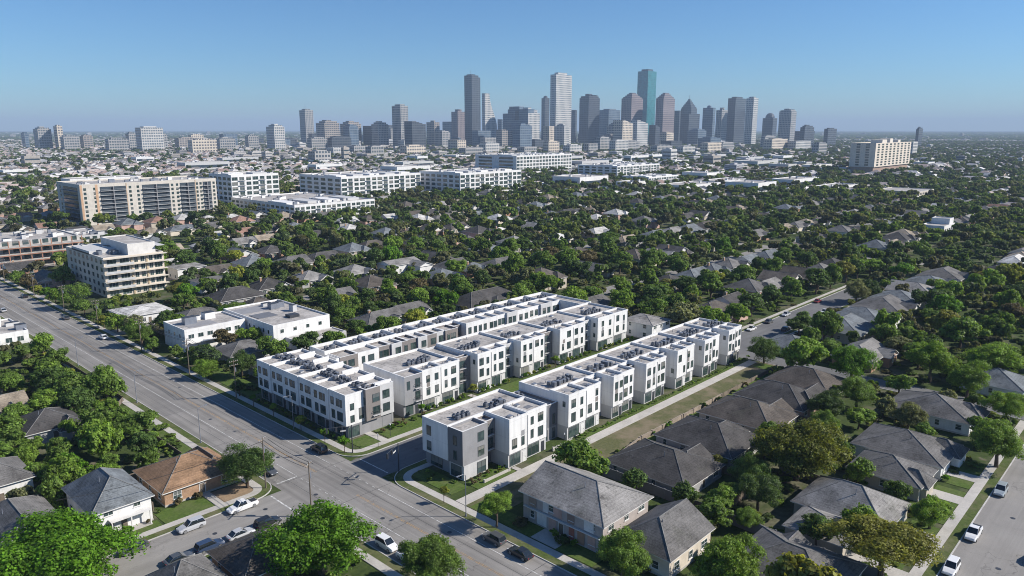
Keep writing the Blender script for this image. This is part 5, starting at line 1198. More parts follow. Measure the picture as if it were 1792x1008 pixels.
def dn(x, y):
    p = view(x, y, 0)
    d = math.hypot(x, y); v = 1.0
    if p and p[0] < 700 and d > 520: v = .45            # roofs outnumber trees far to the left
    if p and 950 < p[0] < 1450 and d > 850: v = .4
    nz = math.sin(x/31+2)*math.sin(y/37)+.55*math.sin(x/13)*math.cos(y/17)+.4*math.sin((x+y)/61)
    return v if nz > -.3 else v*.5
scatter(225, 760, 110, 560, 1500, 4.6, 7.0, .8, 800, dn)
scatter(200, 760, -60, 620, 26000, 2.2, 6.8, .72, 760, dn)
scatter(100, 330, 40, 92, 500, 2.2, 4.2, .8)
scatter(80, 1100, -100, 1100, 26000, 2.8, 7.2, .78, 1150, dn)
cand.sort(key=lambda q: -q[2]/math.hypot(q[0], q[1]))
NT_ = 300-len(NEAR); FARTREES = cand[NT_:]; cand = cand[:NT_-len(AVE)]+AVE
tones = ['mid green', 'dark green', 'fresh green', 'mid green', 'deep green', 'olive', 'grey green', 'bright green', 'mid green', 'dark green', 'yellow green', 'brownish']
for x, y, r in cand:
    tn = g.choice(tones[:4] if g.random() < (.62 if x > 66 else .9) else tones); sz = 'small' if r < 3.4 else 'tall' if r > 4.7 else ''
    t = tree(x, y, r, tn, near=False); later(t, '%s %s leafy tree' % (sz, tn) if sz else '%s leafy tree' % tn, x, y, 'neighbourhood trees')
# ---------------------------------------------------------------- vehicles
M['carpaint'] = NT('car_paint').fin((0, 0, 0), .28, 0, .6)
def m_car():
    n = NT('car_paint_tint'); c = n.fin(n.tint(), .3, .0, .6); n.b.inputs['Coat Weight'].default_value = .5; n.b.inputs['Coat Roughness'].default_value = .1; return c
M['carpaint'] = m_car(); M['carglass'] = NT('car_glass').fin((.015, .02, .025), .05, 0, .8); M['rim'] = surf('wheel_rim', (.45, .46, .47), .35, metal=.8)
def loft(secs, m=0):                               # secs: list of (x, half width bottom, half width top, z bottom, z top)
    b = MB(); n = []
    for (x, wb, wt, z0, z1) in secs:
        k = len(b.v); zm = z0+(z1-z0)*.55
        b.v += [(x, -wb, z0), (x, -wb*1.02, zm), (x, -wt, z1), (x, wt, z1), (x, wb*1.02, zm), (x, wb, z0)]; n.append(k)
    for a, c in zip(n, n[1:]):
        for i in range(6): j = (i+1) % 6; b.f.append((a+i, c+i, c+j, a+j)); b.m.append(m)
    b.f.append(tuple(n[0]+i for i in reversed(range(6)))); b.m.append(m); b.f.append(tuple(n[-1]+i for i in range(6))); b.m.append(m)
    for i in range(len(b.f)): b.f[i] = tuple(reversed(b.f[i]))
    return b
def car_kind(kind):
    L = {'sedan': 4.7, 'suv': 4.7, 'pickup': 5.6, 'van': 5.8}[kind]; h = {'sedan': .86, 'suv': 1.02, 'pickup': 1.05, 'van': 1.1}[kind]; w = .9 if kind != 'van' else 1.0; q = L/2
    body = loft([(-q, w*.8, w*.72, .45, h*.86), (-q+.25, w*.97, w*.88, .28, h), (-q*.45, w, w*.92, .24, h*1.04), (q*.42, w, w*.92, .24, h*1.03), (q-.75, w*.98, w*.86, .26, h*.92), (q-.18, w*.92, w*.78, .3, h*.76), (q, w*.78, w*.66, .42, h*.62)])
    cab = {'sedan': [(-q+.45, h, .02), (-q+1.25, 1.38, 0), (q-2.35, 1.43, 0), (q-1.35, h, .02)], 'suv': [(-q+.12, h, 0), (-q+.45, 1.68, 0), (q-2.2, 1.72, 0), (q-1.3, h, 0)],
           'pickup': [(-q+2.15, h, 0), (-q+2.35, 1.78, 0), (q-2.2, 1.80, 0), (q-1.45, h, 0)], 'van': [(-q+.08, h, 0), (-q+.15, 2.25, 0), (q-1.5, 2.3, 0), (q-.75, h, 0)]}[kind]
    cb_ = loft([(x, w*.9, w*(.9 if z == h else .74), h*.9, z+.01) for x, z, _ in cab])
    (a, _, _), (bq, zt, _), (c, zu, _), (d, _, _) = cab
    rf = loft([(bq-.06, w*.745, w*.66, zt-.02, zt+.05), (c+.06, w*.745, w*.66, zu-.02, zu+.05)])
    pil = MB()
    for s in (-1, 1):
        for (x0, z0, x1, z1) in ((a, h, bq, zt), (d, h, c, zu), ((bq+c)/2, h, (bq+c)/2, zt)): pil.tube([(x0, s*w*.9, z0-.02), (x1, s*w*.755, z1)], .045, 5)
    if kind == 'pickup':
        bed = MB(); bed.box(-q+.2, -q+2.05, -.68, .68, h*1.02, h*1.035)
        extra = ('cargo_bed', bed, M['darkmetal'])
    elif kind == 'van': extra = ('side_panel', MB().box(-q+.5, -q+3.6, -w*.96, w*.96, h+.02, 2.05), M['carpaint'])
    else: extra = None
    return L, w, body.mesh('body', M['carpaint'], False), cb_.mesh('windows', M['carglass']), rf.mesh('roof_panel', M['carpaint']), pil.mesh('pillars', M['carpaint']), extra and (extra[0], extra[1].mesh(extra[0], extra[2])), h
tyre = MB(); tyre_m = None
def wheel_meshes():
    t = MB(); n = 16
    k = len(t.v); prof = [(-.11, .26), (-.11, .33), (.0, .345), (.11, .33), (.11, .26)]
    for (y, r) in prof: t.v += [(r*math.cos(2*math.pi*i/n), y, r*math.sin(2*math.pi*i/n)) for i in range(n)]
    for p in range(len(prof)-1):
        for i in range(n): j = (i+1) % n; t.f.append((k+p*n+i, k+p*n+j, k+(p+1)*n+j, k+(p+1)*n+i)); t.m.append(0)
    r = MB(); 
    for s in (-1, 1): r.poly([(.27*math.cos(2*math.pi*i/n), s*.09, .27*math.sin(2*math.pi*i/n)) for i in (range(n) if s == -1 else reversed(range(n)))])
    return t.mesh('tyre', M['rubber']), r.mesh('rim', M['rim'])
TY, RI = wheel_meshes(); CK = {k: car_kind(k) for k in ('sedan', 'suv', 'pickup', 'van')}
HL = MB().box(-.06, .02, -.16, .16, -.07, .07).mesh('headlight', M['lamp']); TL = MB().box(-.02, .05, -.14, .14, -.08, .08).mesh('tail_light', M['redlens'])
def car(kind, x, y, ang, col, label, simple=False, group=None):
    L, w, bm, gm, rm, pm_, ex, h = CK[kind]; q = L/2
    t = thing({'sedan': 'parked_car', 'suv': 'parked_car', 'pickup': 'pickup_truck', 'van': 'delivery_van'}[kind], label, {'pickup': 'pickup truck', 'van': 'van'}.get(kind, 'car'), (x, y, .025), R(ang), group)
    ob('body', bm, t, col=col); ob('windows', gm, t); ob('roof_panel', rm, t, col=col); ob('pillars', pm_, t, col=col)
    if ex: ob(ex[0], ex[1], t, col=col)
    if simple: return t
    for sx in (-q+.95, q-.95):
        for s in (-1, 1):
            wh = ob('wheel', TY, t, (sx, s*(w-.07), .345)); ob('rim', RI, wh, (0, s*.03, 0))
    for s in (-1, 1): ob('headlight', HL, t, (q-.1, s*w*.6, h*.68)); ob('tail_light', TL, t, (-q+.02, s*w*.62, h*.8))
    return t
SILV, WHC, BLK, DBL, DGR, RED_, BEIG = (.42, .43, .45), (.72, .72, .72), (.015, .016, .018), (.03, .05, .10), (.07, .075, .08), (.25, .03, .03), (.40, .36, .30)
P1, P2 = 'cars parked along the side street', 'cars parked along the right-hand street'
car('suv', 47.9, 121.6, 180, SILV, 'silver estate car parked before the slate roofed white house', group=P1)
car('pickup', 57.4, 121.7, 180, WHC, 'white pickup parked before the bare earth yard of the brown bungalow', group=P1)
car('sedan', 38.4, 121.7, 180, DGR, 'dark grey car half hidden behind the bright corner tree', group=P1)
car('suv', 47.2, 113.1, 0, DBL, 'dark blue car, second on the far kerb side opposite the slate roofed house', group=P1)
car('sedan', 52.6, 113.0, 0, SILV, 'silver car among the dark row opposite the brown bungalow', group=P1)
car('sedan', 42.2, 113.1, 0, DGR, 'grey car leftmost in the row opposite the slate roofed house', group=P1)
car('suv', 57.6, 113.0, 0, BLK, 'black car next to the crossing on the side street', group=P1)
car('suv', 80.9, 133.4, 90, BLK, 'black car parked in the shadow of the avenue townhouse block')
car('sedan', 68.2, 131.6, -90, DGR, 'dark car waiting beside the dark round corner tree')
car('suv', 67.6, 92.2, -90, WHC, 'white car parked on the avenue behind the biggest bright tree')
car('pickup', 67.6, 86.2, -90, WHC, 'white pickup parked on the avenue just ahead of another white car')
car('suv', 81.0, 80.6, 90, DGR, 'dark grey car parked on the avenue opposite the boarded house')
car('sedan', 80.9, 74.4, 90, BLK, 'black car parked on the avenue before the boarded house, lower one')
car('suv', 159.4, 22.3, 180, (.30, .34, .36), 'grey green silver car parked beside the large roadside tree at the right edge', group=P2)
car('pickup', 138.4, 22.3, 180, WHC, 'white pickup parked midway along the right-hand street', group=P2)
car('suv', 124.2, 22.3, 180, WHC, 'white car at the bottom edge beside the olive green tree', group=P2)
car('sedan', 136.5, 13.2, 0, DBL, 'dark car at the bottom right corner on the far kerb', group=P2)
for i, (x, y, c) in enumerate(((238, 110.9, WHC), (252, 110.9, DGR), (266, 110.9, SILV), (246, 102.2, BLK), (280, 102.2, WHC), (296, 110.9, RED_))):
    car('sedan', x, y, 0 if i % 2 else 180, c, ('white car nearest on the rear street, kerb of the pink walled house', 'dark grey car second on the pink house side of the rear street', 'silver car third on the pink house side of the rear street', 'black car before the blue grey roofs, nearer one', 'white car before the blue grey roofs, farther one', 'red car farthest along the rear street')[i], group='cars along the rear street')
for i, (x, y, c) in enumerate(((80.9, 262, WHC), (80.9, 300, DGR), (68.3, 330, SILV), (80.9, 352, BLK))):
    car('sedan', x, y, 90, c, ('white car by the kerb near the white roofed shop', 'dark grey car by the kerb below the cream balconied block', 'silver car on the near lane side at the left edge', 'black car by the kerb past the cream balconied block')[i], group='cars far up the avenue')
# ---------------------------------------------------------------- poles, wires, lamps, signals
def pole(x, y, h, label, arms=2, rz=0):
    t = thing('utility_pole', label, 'utility pole', (x, y, 0), rz, 'wooden utility poles along the avenue')
    MB().cyl(0, 0, 0, h, .15, .10, 8).ob('post', M['wood'], t)
    for i in range(arms):
        z = h-.5-1.0*i; c = MB().box(-1.2, 1.2, -.06, .06, z, z+.12).ob('crossarm', M['wood'], t)
        for s in (-1.05, -.5, .5, 1.05): MB().cyl(s, 0, z+.12, z+.32, .05, .03, 6).ob('insulator', M['lamp'], c)
    MB().cyl(.32, 0, h-3.2, h-2.2, .2, n=10).ob('transformer', M['metal'], t)
    return t
PO = [(84.0, 176.5, 'utility pole between townhouse block and roadside cottage'), (84.0, 204, 'utility pole by the small roadside tree before the white flat-roofed pair'), (84.0, 238, 'utility pole left of the white flat-roofed pair'), (84.0, 276, 'utility pole by the white roofed shop'), (84.0, 312, 'utility pole at the foot of the cream balconied block'), (84.0, 350, 'utility pole by the red steel building site'), (84.0, 395, 'farthest utility pole up the avenue')]
for x, y, l in PO: pole(x, y, 10.5, l)
for i, (a, b) in enumerate(zip(PO, PO[1:])):
    wb_ = MB()
    for s in (-1.05, -.5, .5, 1.05):
        pts = [(a[0]+s, a[1]+(b[1]-a[1])*k/8, 10.35-1.3*(1-((k-4)/4)**2)*.6) for k in range(9)]; wb_.tube(pts, .04, 4)
    o = wb_.ob('power_line', M['wire']); tag(o, 'span of overhead wires along the avenue, %s from the townhouse block' % ORD[i] if i else 'span of overhead wires along the avenue, nearest to the townhouse block', 'wires', 'overhead wires on the utility poles')
o = MB()
pole(64.6, 110.2, 10.5, 'utility pole at the crossing in front of the biggest bright tree', 1, .6); pole(64.4, 126.0, 10.5, 'utility pole beside the dark round corner tree', 1, .6)
wb_ = MB()
for s in (-.9, 0, .9): wb_.tube([(64.6+s, 110.2+(126-110.2)*k/6, 9.9-.5*(1-((k-3)/3)**2)) for k in range(7)], .04, 4)
wb_.tube([(64.4-(64.4-30)*k/8, 126.0+2.5*k/8, 9.8-1.2*(1-((k-4)/4)**2)) for k in range(9)], .04, 4)
tag(wb_.ob('power_line', M['wire']), 'wires crossing the side street and running past the brown bungalow', 'wires', 'overhead wires on the utility poles')
def lamp(x, y, label, d=-1, h=8):
    t = thing('street_lamp', label, 'street lamp', (x, y, 0), 0, 'grey street lamps')
    MB().cyl(0, 0, 0, .5, .16, .14, 8).cyl(0, 0, .5, h, .09, .06, 8).tube([(0, 0, h), (d*.6, 0, h+.35), (d*1.8, 0, h+.45)], .045, 6).ob('post', M['metal'], t)
    MB().box(d*1.8-.35, d*1.8+.35, -.12, .12, h+.36, h+.5).ob('lamp_head', M['metal'], t); return t
lamp(65.3, 192, 'street lamp on the near kerb beside the left thicket', 1); lamp(65.3, 236, 'street lamp on the near kerb at the far end of the thicket', 1); lamp(65.3, 156, 'street lamp on the near kerb behind the brown bungalow', 1); lamp(83.5, 148, 'street lamp in front of the avenue townhouse block'); lamp(83.5, 90, 'street lamp on the avenue by the end of the worn lot')
def signal(x, y, d, label, rz=0):
    t = thing('traffic_signal', label, 'traffic signal', (x, y, 0), rz, 'signal masts at the crossing')
    MB().cyl(0, 0, 0, 6.4, .13, .10, 8).tube([(0, 0, 6.0), (d*2.5, 0, 6.35), (d*5.5, 0, 6.45)], [.08, .07, .05], 6).ob('mast', M['darkmetal'], t)
    for k in (3.2, 5.2):
        b = MB().box(d*k-.18, d*k+.18, -.14, .14, 5.35, 6.38); hd = b.ob('signal_head', M['darkmetal'], t)
        for q in range(3): MB().cyl(d*k, 0, 0, .03, .1, n=8).ob('lens', M[('redlens', 'orange', 'lamp')[q]], hd, (0, -.15, 0)) if False else None
    MB().box(d*1.2, d*2.4, -.02, .02, 5.2, 5.5).ob('name_plate', M['lanewhite'], t); return t
signal(86.2, 112.6, -1, 'dark signal mast before the grey street-corner box', .5)
signal(85.3, 127.3, -1, 'dark signal mast on the grass before the end of the avenue block', -.4)
# lit posts and mailbox like small things
for i, (x, y) in enumerate(((119.2, 96.6), (96.4, 128.6), (91.0, 125.9))):
    t = thing('lamp_post', ('short garden lamp post in the gap before the dark connecting wing', 'short lamp post on the lawn before the avenue block end', 'short sign post on the corner grass by the avenue block')[i], 'lamp post', (x, y, .1)); MB().cyl(0, 0, 0, 2.6, .05, n=6).ob('post', M['darkmetal'], t); MB().cyl(0, 0, 2.6, 2.95, .14, .1, 8).ob('lamp_head', M['lamp'], t)
# ---------------------------------------------------------------- fences and garden walls
def fence(pts, h, mat, label, cat='fence', name='board_fence', t=.08, group=None, post=2.6):
    o = thing(name, label, cat, (*pts[0], 0), 0, group); b = MB(); pb = MB(); ox, oy = pts[0]
    for (x0, y0), (x1, y1) in zip(pts, pts[1:]):
        d = Vector((x1-x0, y1-y0)); L = d.length; d /= L; nrm = Vector((-d.y, d.x))*t
        q = [Vector((x0-ox, y0-oy))-nrm, Vector((x1-ox, y1-oy))-nrm, Vector((x1-ox, y1-oy))+nrm, Vector((x0-ox, y0-oy))+nrm]
        b.prism([(v.x, v.y) for v in q], 0, h)
        n = max(1, int(L/post))
        for i in range(n+1):
            p = Vector((x0-ox, y0-oy))+d*L*i/n; pb.box(p.x-t*1.6, p.x+t*1.6, p.y-t*1.6, p.y+t*1.6, 0, h+.12)
    b.ob('panels', mat, o); pb.ob('posts', mat, o); return o
fence([(113.6, 84), (113.6, 21+9)], 2.0, M['charcoal'], 'long dark fence running down from the worn lot between the yards', t=.07)
fence([(113.9, 84.0), (121, 84.0), (132, 85.6)], 1.3, M['stone'], 'stone garden wall piece beside the mossy charcoal roof', 'wall', 'garden_wall', .16, 'low walls along the worn lot', 4)
fence([(133, 85.7), (150, 85.9)], 1.3, M['stone'], 'stone garden wall piece at the second dark roof of the row', 'wall', 'garden_wall', .16, 'low walls along the worn lot', 4)
fence([(151, 85.9), (170, 86.1)], 1.2, M['stone'], 'stone garden wall piece before the dormer-hatched roof', 'wall', 'garden_wall', .14, 'low walls along the worn lot', 4)
fence([(171, 86.1), (203, 86.1)], 1.2, M['wood'], 'wooden fence piece at the far end of the worn lot', t=.06)
fence([(59.2, 147), (59.2, 190), (63.4, 196), (63.4, 262)], 1.2, M['wood'], 'low dark fence between the left thicket and the avenue verge', t=.05)
fence([(113.9, 57), (131, 57)], 1.8, M['wood'], 'yard fence between the mossy roof and the lit hip roof', t=.05, group='yard fences')
fence([(149.5, 60), (149.5, 84)], 1.7, M['wood'], 'yard fence between second and third dark roof of the row', t=.05, group='yard fences')
fence([(131, 60), (131, 84)], 1.7, M['wood'], 'yard fence between mossy and second dark roof of the row', t=.05, group='yard fences')
fence([(168, 57), (168, 84)], 1.7, M['wood'], 'yard fence between third and fourth dark roof of the row', t=.05, group='yard fences')
fence([(139.6, 34), (139.6, 57)], 1.7, M['wood'], 'yard fence right of the lit hip roof', t=.05, group='yard fences')
fence([(33.2, 128), (33.2, 150)], 1.6, M['wood'], 'yard fence left of the slate roofed white house', t=.05, group='yard fences')
fence([(46, 133), (46, 148), (63, 148)], 1.6, M['wood'], 'yard fence round the back of the brown bungalow', t=.05, group='yard fences')
fence([(104.6, 62.5), (113.4, 62.5)], 1.8, M['wood'], 'short yard fence behind the boarded house', t=.05, group='yard fences')
fence([(95, 96.9), (102, 96.9)], .6, M['concrete'], 'low concrete planter edge before the grey street-corner box', 'wall', 'planter_wall', .12, None, 9)
fence([(115.4, 96.6), (121.6, 96.6)], .9, M['concrete'], 'low concrete wall before the gap in the right-hand row', 'wall', 'planter_wall', .1, None, 9)
# ---------------------------------------------------------------- shrubs
SH = []
g = random.Random(9)
def shrub(x, y, r, tone, look, z=0.07, tall=1.0):
    o = ob('shrub', SHRC[len(SH) % 3], None, (x, y, z+r*.62*tall), g.uniform(0, 6), TONE[tone], (r, r*g.uniform(.85, 1.2), r*tall)); tag(o, None, 'shrub'); SH.append(o); later(o, look, x, y, 'garden shrubs'); return o
for i, (a, b) in enumerate(BX3):
    for x in np.arange(a+.5, b+2.6, 1.55): shrub(float(x)+g.uniform(-.3, .3), 96.7+g.uniform(-.3, .3), g.uniform(.35, .75), g.choice(('fresh green', 'bright green', 'mid green')), 'low clipped green shrub')
for i in range(14): shrub(93.0+i*.75+g.uniform(-.2, .2), 99.4-g.uniform(0, 1.8), g.uniform(.35, .8), g.choice(('yellow green', 'bright green', 'fresh green', 'brownish')), 'small garden shrub')
for i in range(8): shrub(g.uniform(87.5, 91), g.uniform(100, 110), g.uniform(.35, .7), g.choice(('mid green', 'dark green')), 'shaded garden shrub')
for i in range(16): shrub(g.uniform(95.5, 110), 133.2-g.uniform(.2, 2.2), g.uniform(.4, .9), g.choice(('fresh green', 'brownish', 'bright green', 'mid green')), 'flower bed shrub')
for i, (a, b) in enumerate(BX2):
    for x in np.arange(a+.8, b+2, 2.1): shrub(float(x)+g.uniform(-.3, .3), 133.7+g.uniform(-.2, .2), g.uniform(.5, .9), g.choice(('yellow green', 'bright green', 'fresh green')), 'upright green shrub', tall=1.7)
for i in range(20): shrub(86.9+g.uniform(-.2, .5), 135+i*1.9+g.uniform(-.4, .4), g.uniform(.4, .7), g.choice(('mid green', 'dark green', 'fresh green')), 'shaded hedge shrub')
for x in (125, 131, 138, 144.5, 152, 160, 166, 175, 183, 190, 197): shrub(x+g.uniform(-1, 1), 85.2+g.uniform(-.5, .6), g.uniform(.6, 1.3), g.choice(('mid green', 'dark green', 'bright green', 'brownish')), 'shrub by the low wall')
for i in range(26): shrub(g.uniform(57, 62.8) if i > 10 else g.uniform(55.5, 58.5), 141+i*4.6+g.uniform(-1, 1), g.uniform(1.0, 2.0), g.choice(('mid green', 'fresh green', 'olive', 'yellow green')), 'roadside thicket bush')
for (x, y) in ((46.4, 131.4), (50, 131.5), (36.5, 128.5), (40, 128.3), (43.5, 128.7), (53.6, 131.4), (38, 127.6), (90, 63.5), (89.3, 70), (89.2, 74), (104, 52), (126, 31.2), (133, 31.4), (147, 31.6), (158, 31.4), (169, 31.2), (141, 31), (172, 33), (110, 60), (114.5, 84), (124, 86.0), (120, 60), (143, 61), (155, 60)):
    shrub(x, y, g.uniform(.6, 1.2), g.choice(('fresh green', 'mid green', 'brownish', 'bright green')), 'front garden shrub')
for x, y in ((84.0, 96.5), (84.0, 128.3), (108.6, 132.2), (126.6, 133.2), (160, 133.4), (84.1, 136), (84.2, 146), (84.1, 158), (84.2, 168)):
    k = len(TREES); t = tree(x, y, g.uniform(1.0, 1.5), g.choice(('fresh green', 'bright green', 'yellow green')), None, False, 2.6); t.name = 'young_tree'; later(t, 'young planted tree with thin stem', x, y, 'young street trees')
# ---------------------------------------------------------------- what nobody could count: scattered with geometry nodes
SRC = {}
def source_collection(name, meshes):
    c = bpy.data.collections.new(name)                       # not linked to the scene: only its copies show
    for i, me in enumerate(meshes):
        o = bpy.data.objects.new('%s_%02d' % (name, i), me); c.objects.link(o)
    return c
def scatter_nodes(coll):
    ng = bpy.data.node_groups.new('scatter', 'GeometryNodeTree')
    ng.interface.new_socket('Geometry', in_out='INPUT', socket_type='NodeSocketGeometry'); ng.interface.new_socket('Geometry', in_out='OUTPUT', socket_type='NodeSocketGeometry')
    N = ng.nodes; L = ng.links; gi = N.new('NodeGroupInput'); go = N.new('NodeGroupOutput')
    ci = N.new('GeometryNodeCollectionInfo'); ci.inputs[0].default_value = coll; ci.inputs[1].default_value = True; ci.inputs[2].default_value = True
    ip = N.new('GeometryNodeInstanceOnPoints'); ip.inputs['Pick Instance'].default_value = True
    def attr(n, t):
        a = N.new('GeometryNodeInputNamedAttribute'); a.data_type = t; a.inputs[0].default_value = n; return a.outputs[0]
    L.new(gi.outputs[0], ip.inputs['Points']); L.new(ci.outputs[0], ip.inputs['Instance']); L.new(attr('idx', 'INT'), ip.inputs['Instance Index'])
    L.new(attr('rot', 'FLOAT_VECTOR'), ip.inputs['Rotation']); L.new(attr('scl', 'FLOAT_VECTOR'), ip.inputs['Scale'])
    L.new(ip.outputs[0], go.inputs[0]); return ng
def scatter_object(name, pts, idx, rot, scl, coll, label, cat):
    me = bpy.data.meshes.new(name); n = len(pts); me.vertices.add(n); me.vertices.foreach_set('co', np.asarray(pts, np.float32).ravel())
    a = me.attributes.new('idx', 'INT', 'POINT'); a.data.foreach_set('value', np.asarray(idx, np.int32))
    r3 = np.zeros((n, 3), np.float32); r3[:, 2] = rot; a = me.attributes.new('rot', 'FLOAT_VECTOR', 'POINT'); a.data.foreach_set('vector', r3.ravel())
    a = me.attributes.new('scl', 'FLOAT_VECTOR', 'POINT'); a.data.foreach_set('vector', np.asarray(scl, np.float32).ravel())
    o = ob(name, me); tag(o, label, cat, None, 'stuff'); md = o.modifiers.new('scatter', 'NODES'); md.node_group = scatter_nodes(coll); return o
def far_crown(i):
    me = crown_mesh('far_crown', 400+i, 600, .165, .95, 7, .10); me.materials.clear(); me.materials.append(M['leaffar']); return me
def clump(i):                                   # several crowns grown together, for woods far off
    g = np.random.default_rng(600+i); b = []
    me = crown_mesh('woods_clump', 500+i, 520, .17, .5, 9, .12, -.1); me.materials.clear(); me.materials.append(M['leaffar']); return me
treeC = source_collection('far_tree_kinds', [far_crown(i) for i in range(5)])
clumpC = source_collection('woods_clump_kinds', [clump(i) for i in range(4)])
M['farroof'] = m_ramp_random('far_roofs', [(.34, .28, .26), (.44, .42, .41), (.24, .22, .21), (.38, .31, .28), (.58, .56, .54), (.15, .145, .14), (.30, .29, .29), (.42, .36, .33), (.25, .185, .16), (.50, .48, .46)])
M['farwall'] = m_ramp_random('far_walls', [(.60, .57, .53), (.50, .44, .38), (.62, .60, .58), (.46, .36, .31), (.38, .36, .35)])
M['fartrim'] = M['trim']
def far_house(i):
    W, D = (13.5, 15, 12.5, 16)[i], (11.5, 13, 15, 11)[i]; b = MB(); q = MB().box(0, W, 0, D, 0, 3.1, 0, 'bt').box(W*.5, W*.9, -2.2, 3, 0, 3, 0, 'bt')
    b.v += q.v; b.f += q.f; b.m += [2]*len(q.f); roof_mb(b, 0, W, 0, D, 3.1, 3.0, 'XYXX'[i], i != 2, i < 2); roof_mb(b, W*.5, W*.9, -2.2, 4, 3.0, 1.8, 'Y', i % 2 == 0, True, .4, .02)
    # dark windows on the two faces towards the city street
    n = len(b.v)
    for x in (W*.1, W*.32): b.box(x, x+1.6, -.05, -.01, 1, 2.3, 3, 'b')
    for y in (D*.25, D*.65): b.box(-.05, -.01, y, y+1.4, 1, 2.3, 3, 'b')
    b.v = [(v[0]-W/2, v[1]-D/2, v[2]) for v in b.v]
    return b.mesh('far_house', [M['farroof'], M['fartrim'], M['farwall'], M['glass']])
houseC = source_collection('far_house_kinds', [far_house(i) for i in range(4)])
M['farblock'] = m_ramp_random('far_flat_buildings', [(.44, .42, .40), (.36, .33, .30), (.52, .51, .50), (.30, .28, .26), (.40, .40, .42), (.24, .23, .23)])
def far_block(i):
    h = (.5, .8, 1.2, .6)[i]; b = MB().box(-.5, .5, -.5, .5, 0, h, 0, 'b')
    for k in range(1+i): z = h*(k+.35)/(1.3+i); b.box(-.46, .46, -.503, -.5, z, z+h*.3/(1+i), 1, 'bn'); b.box(-.503, -.5, -.46, .46, z, z+h*.3/(1+i), 1, 'be')
    b.box(-.3, .1, -.2, .2, h, h+.12, 0, 'b'); b.box(.2, .38, .1, .3, h, h+.08, 0, 'b')
    return b.mesh('far_block', [M['farblock'], M['glassblue']])
blockC = source_collection('far_block_kinds', [far_block(i) for i in range(4)])
def polar(n, d0, d1, seed, half=37.5, p=2.0):           # points in the fan of ground seen, evenly over the ground when p=2
    g = np.random.default_rng(seed); u = g.random(n); d = (d0**p+(d1**p-d0**p)*u)**(1/p); a = np.radians(g.uniform(-half, half, n))
    return np.stack([d*(np.cos(a)*FW[0]+np.sin(a)*RT[0]), d*(np.cos(a)*FW[1]+np.sin(a)*RT[1])], 1), d, a
BIG = [(s[0], s[0]+s[2], s[1], s[1]+s[3]) for s in SKY+[tuple(q) for q in FARL+MIDB]]+BLOCKS
BA = np.array([b for b in BIG])
def off_blocks(P, m):
    ok = np.ones(len(P), bool)
    for a, b, c, d in BA: ok &= ~((P[:, 0] > a-m) & (P[:, 0] < b+m) & (P[:, 1] > c-m) & (P[:, 1] < d+m))
    return ok
g = np.random.default_rng(2024)
# middle-distance houses beyond the 300 nearest, on the same street grid
hp = [(x+7, y+6) for x, y, i in FARLOTS]
pts, d, a = polar(52000, 900, 5200, 3)
pts = np.round(pts/np.array([17, 24]))*np.array([17, 24])+g.uniform(-2.5, 2.5, (len(pts), 2)); _, ui = np.unique(np.round(pts/np.array([17, 24])), axis=0, return_index=True); pts = pts[ui]
d = np.hypot(pts[:, 0], pts[:, 1]); a = np.arctan2(pts@np.array(RT), pts@np.array(FW)); 
noise2 = np.sin(pts[:, 0]/140+1)*np.sin(pts[:, 1]/170)+.6*np.sin(pts[:, 0]/57)*np.cos(pts[:, 1]/71)
pr = np.where(a < -.12, .85, np.where(a < .22, .50, .34))*np.where(noise2 > .35, .45, 1)
keep = (g.random(len(pts)) < pr) & off_blocks(pts, 14) & (np.abs(pts[:, 0]-74) > 24); pts = pts[keep]
hp = np.array(hp+[tuple(q) for q in pts]); n = len(hp)
sc = g.uniform(.85, 1.25, (n, 3)); scatter_object('distant_houses', np.c_[hp, np.zeros(n)], g.integers(0, 4, n), g.integers(0, 4, n)*math.pi/2, sc, houseC, 'far streets of small houses merging into a band of pale roofs before the horizon', 'houses')
hset = set((int(q[0]//15), int(q[1]//15)) for q in hp)
# trees beyond the 300 that show largest
tp = [(x, y, r) for x, y, r in FARTREES]
pts, d, a = polar(70000, 980, 4600, 5)
noise2 = np.sin(pts[:, 0]/140+1)*np.sin(pts[:, 1]/170)+.6*np.sin(pts[:, 0]/57)*np.cos(pts[:, 1]/71)
pr = np.where(a < -.12, .34, np.where(a < .2, .44, .75))*np.where(noise2 > .35, 1.5, .8)
keep = (g.random(len(pts)) < pr) & off_blocks(pts, 4) & (np.abs(pts[:, 0]-74) > 14); pts = pts[keep]
fr = g.uniform(2.8, 6.2, len(pts)); tp = np.array(tp+[(x, y, r) for (x, y), r in zip(pts, fr) if (int(x//15), int(y//15)) not in hset or r < 3.6]); n = len(tp)
sc = np.stack([tp[:, 2]*g.uniform(.9, 1.15, n), tp[:, 2]*g.uniform(.9, 1.15, n), tp[:, 2]*g.uniform(.85, 1.2, n)], 1)
scatter_object('distant_trees', np.c_[tp[:, :2], tp[:, 2]*.92], g.integers(0, 5, n), g.uniform(0, 6.28, n), sc, treeC, 'leafy canopy of the farther streets running back towards downtown', 'trees')
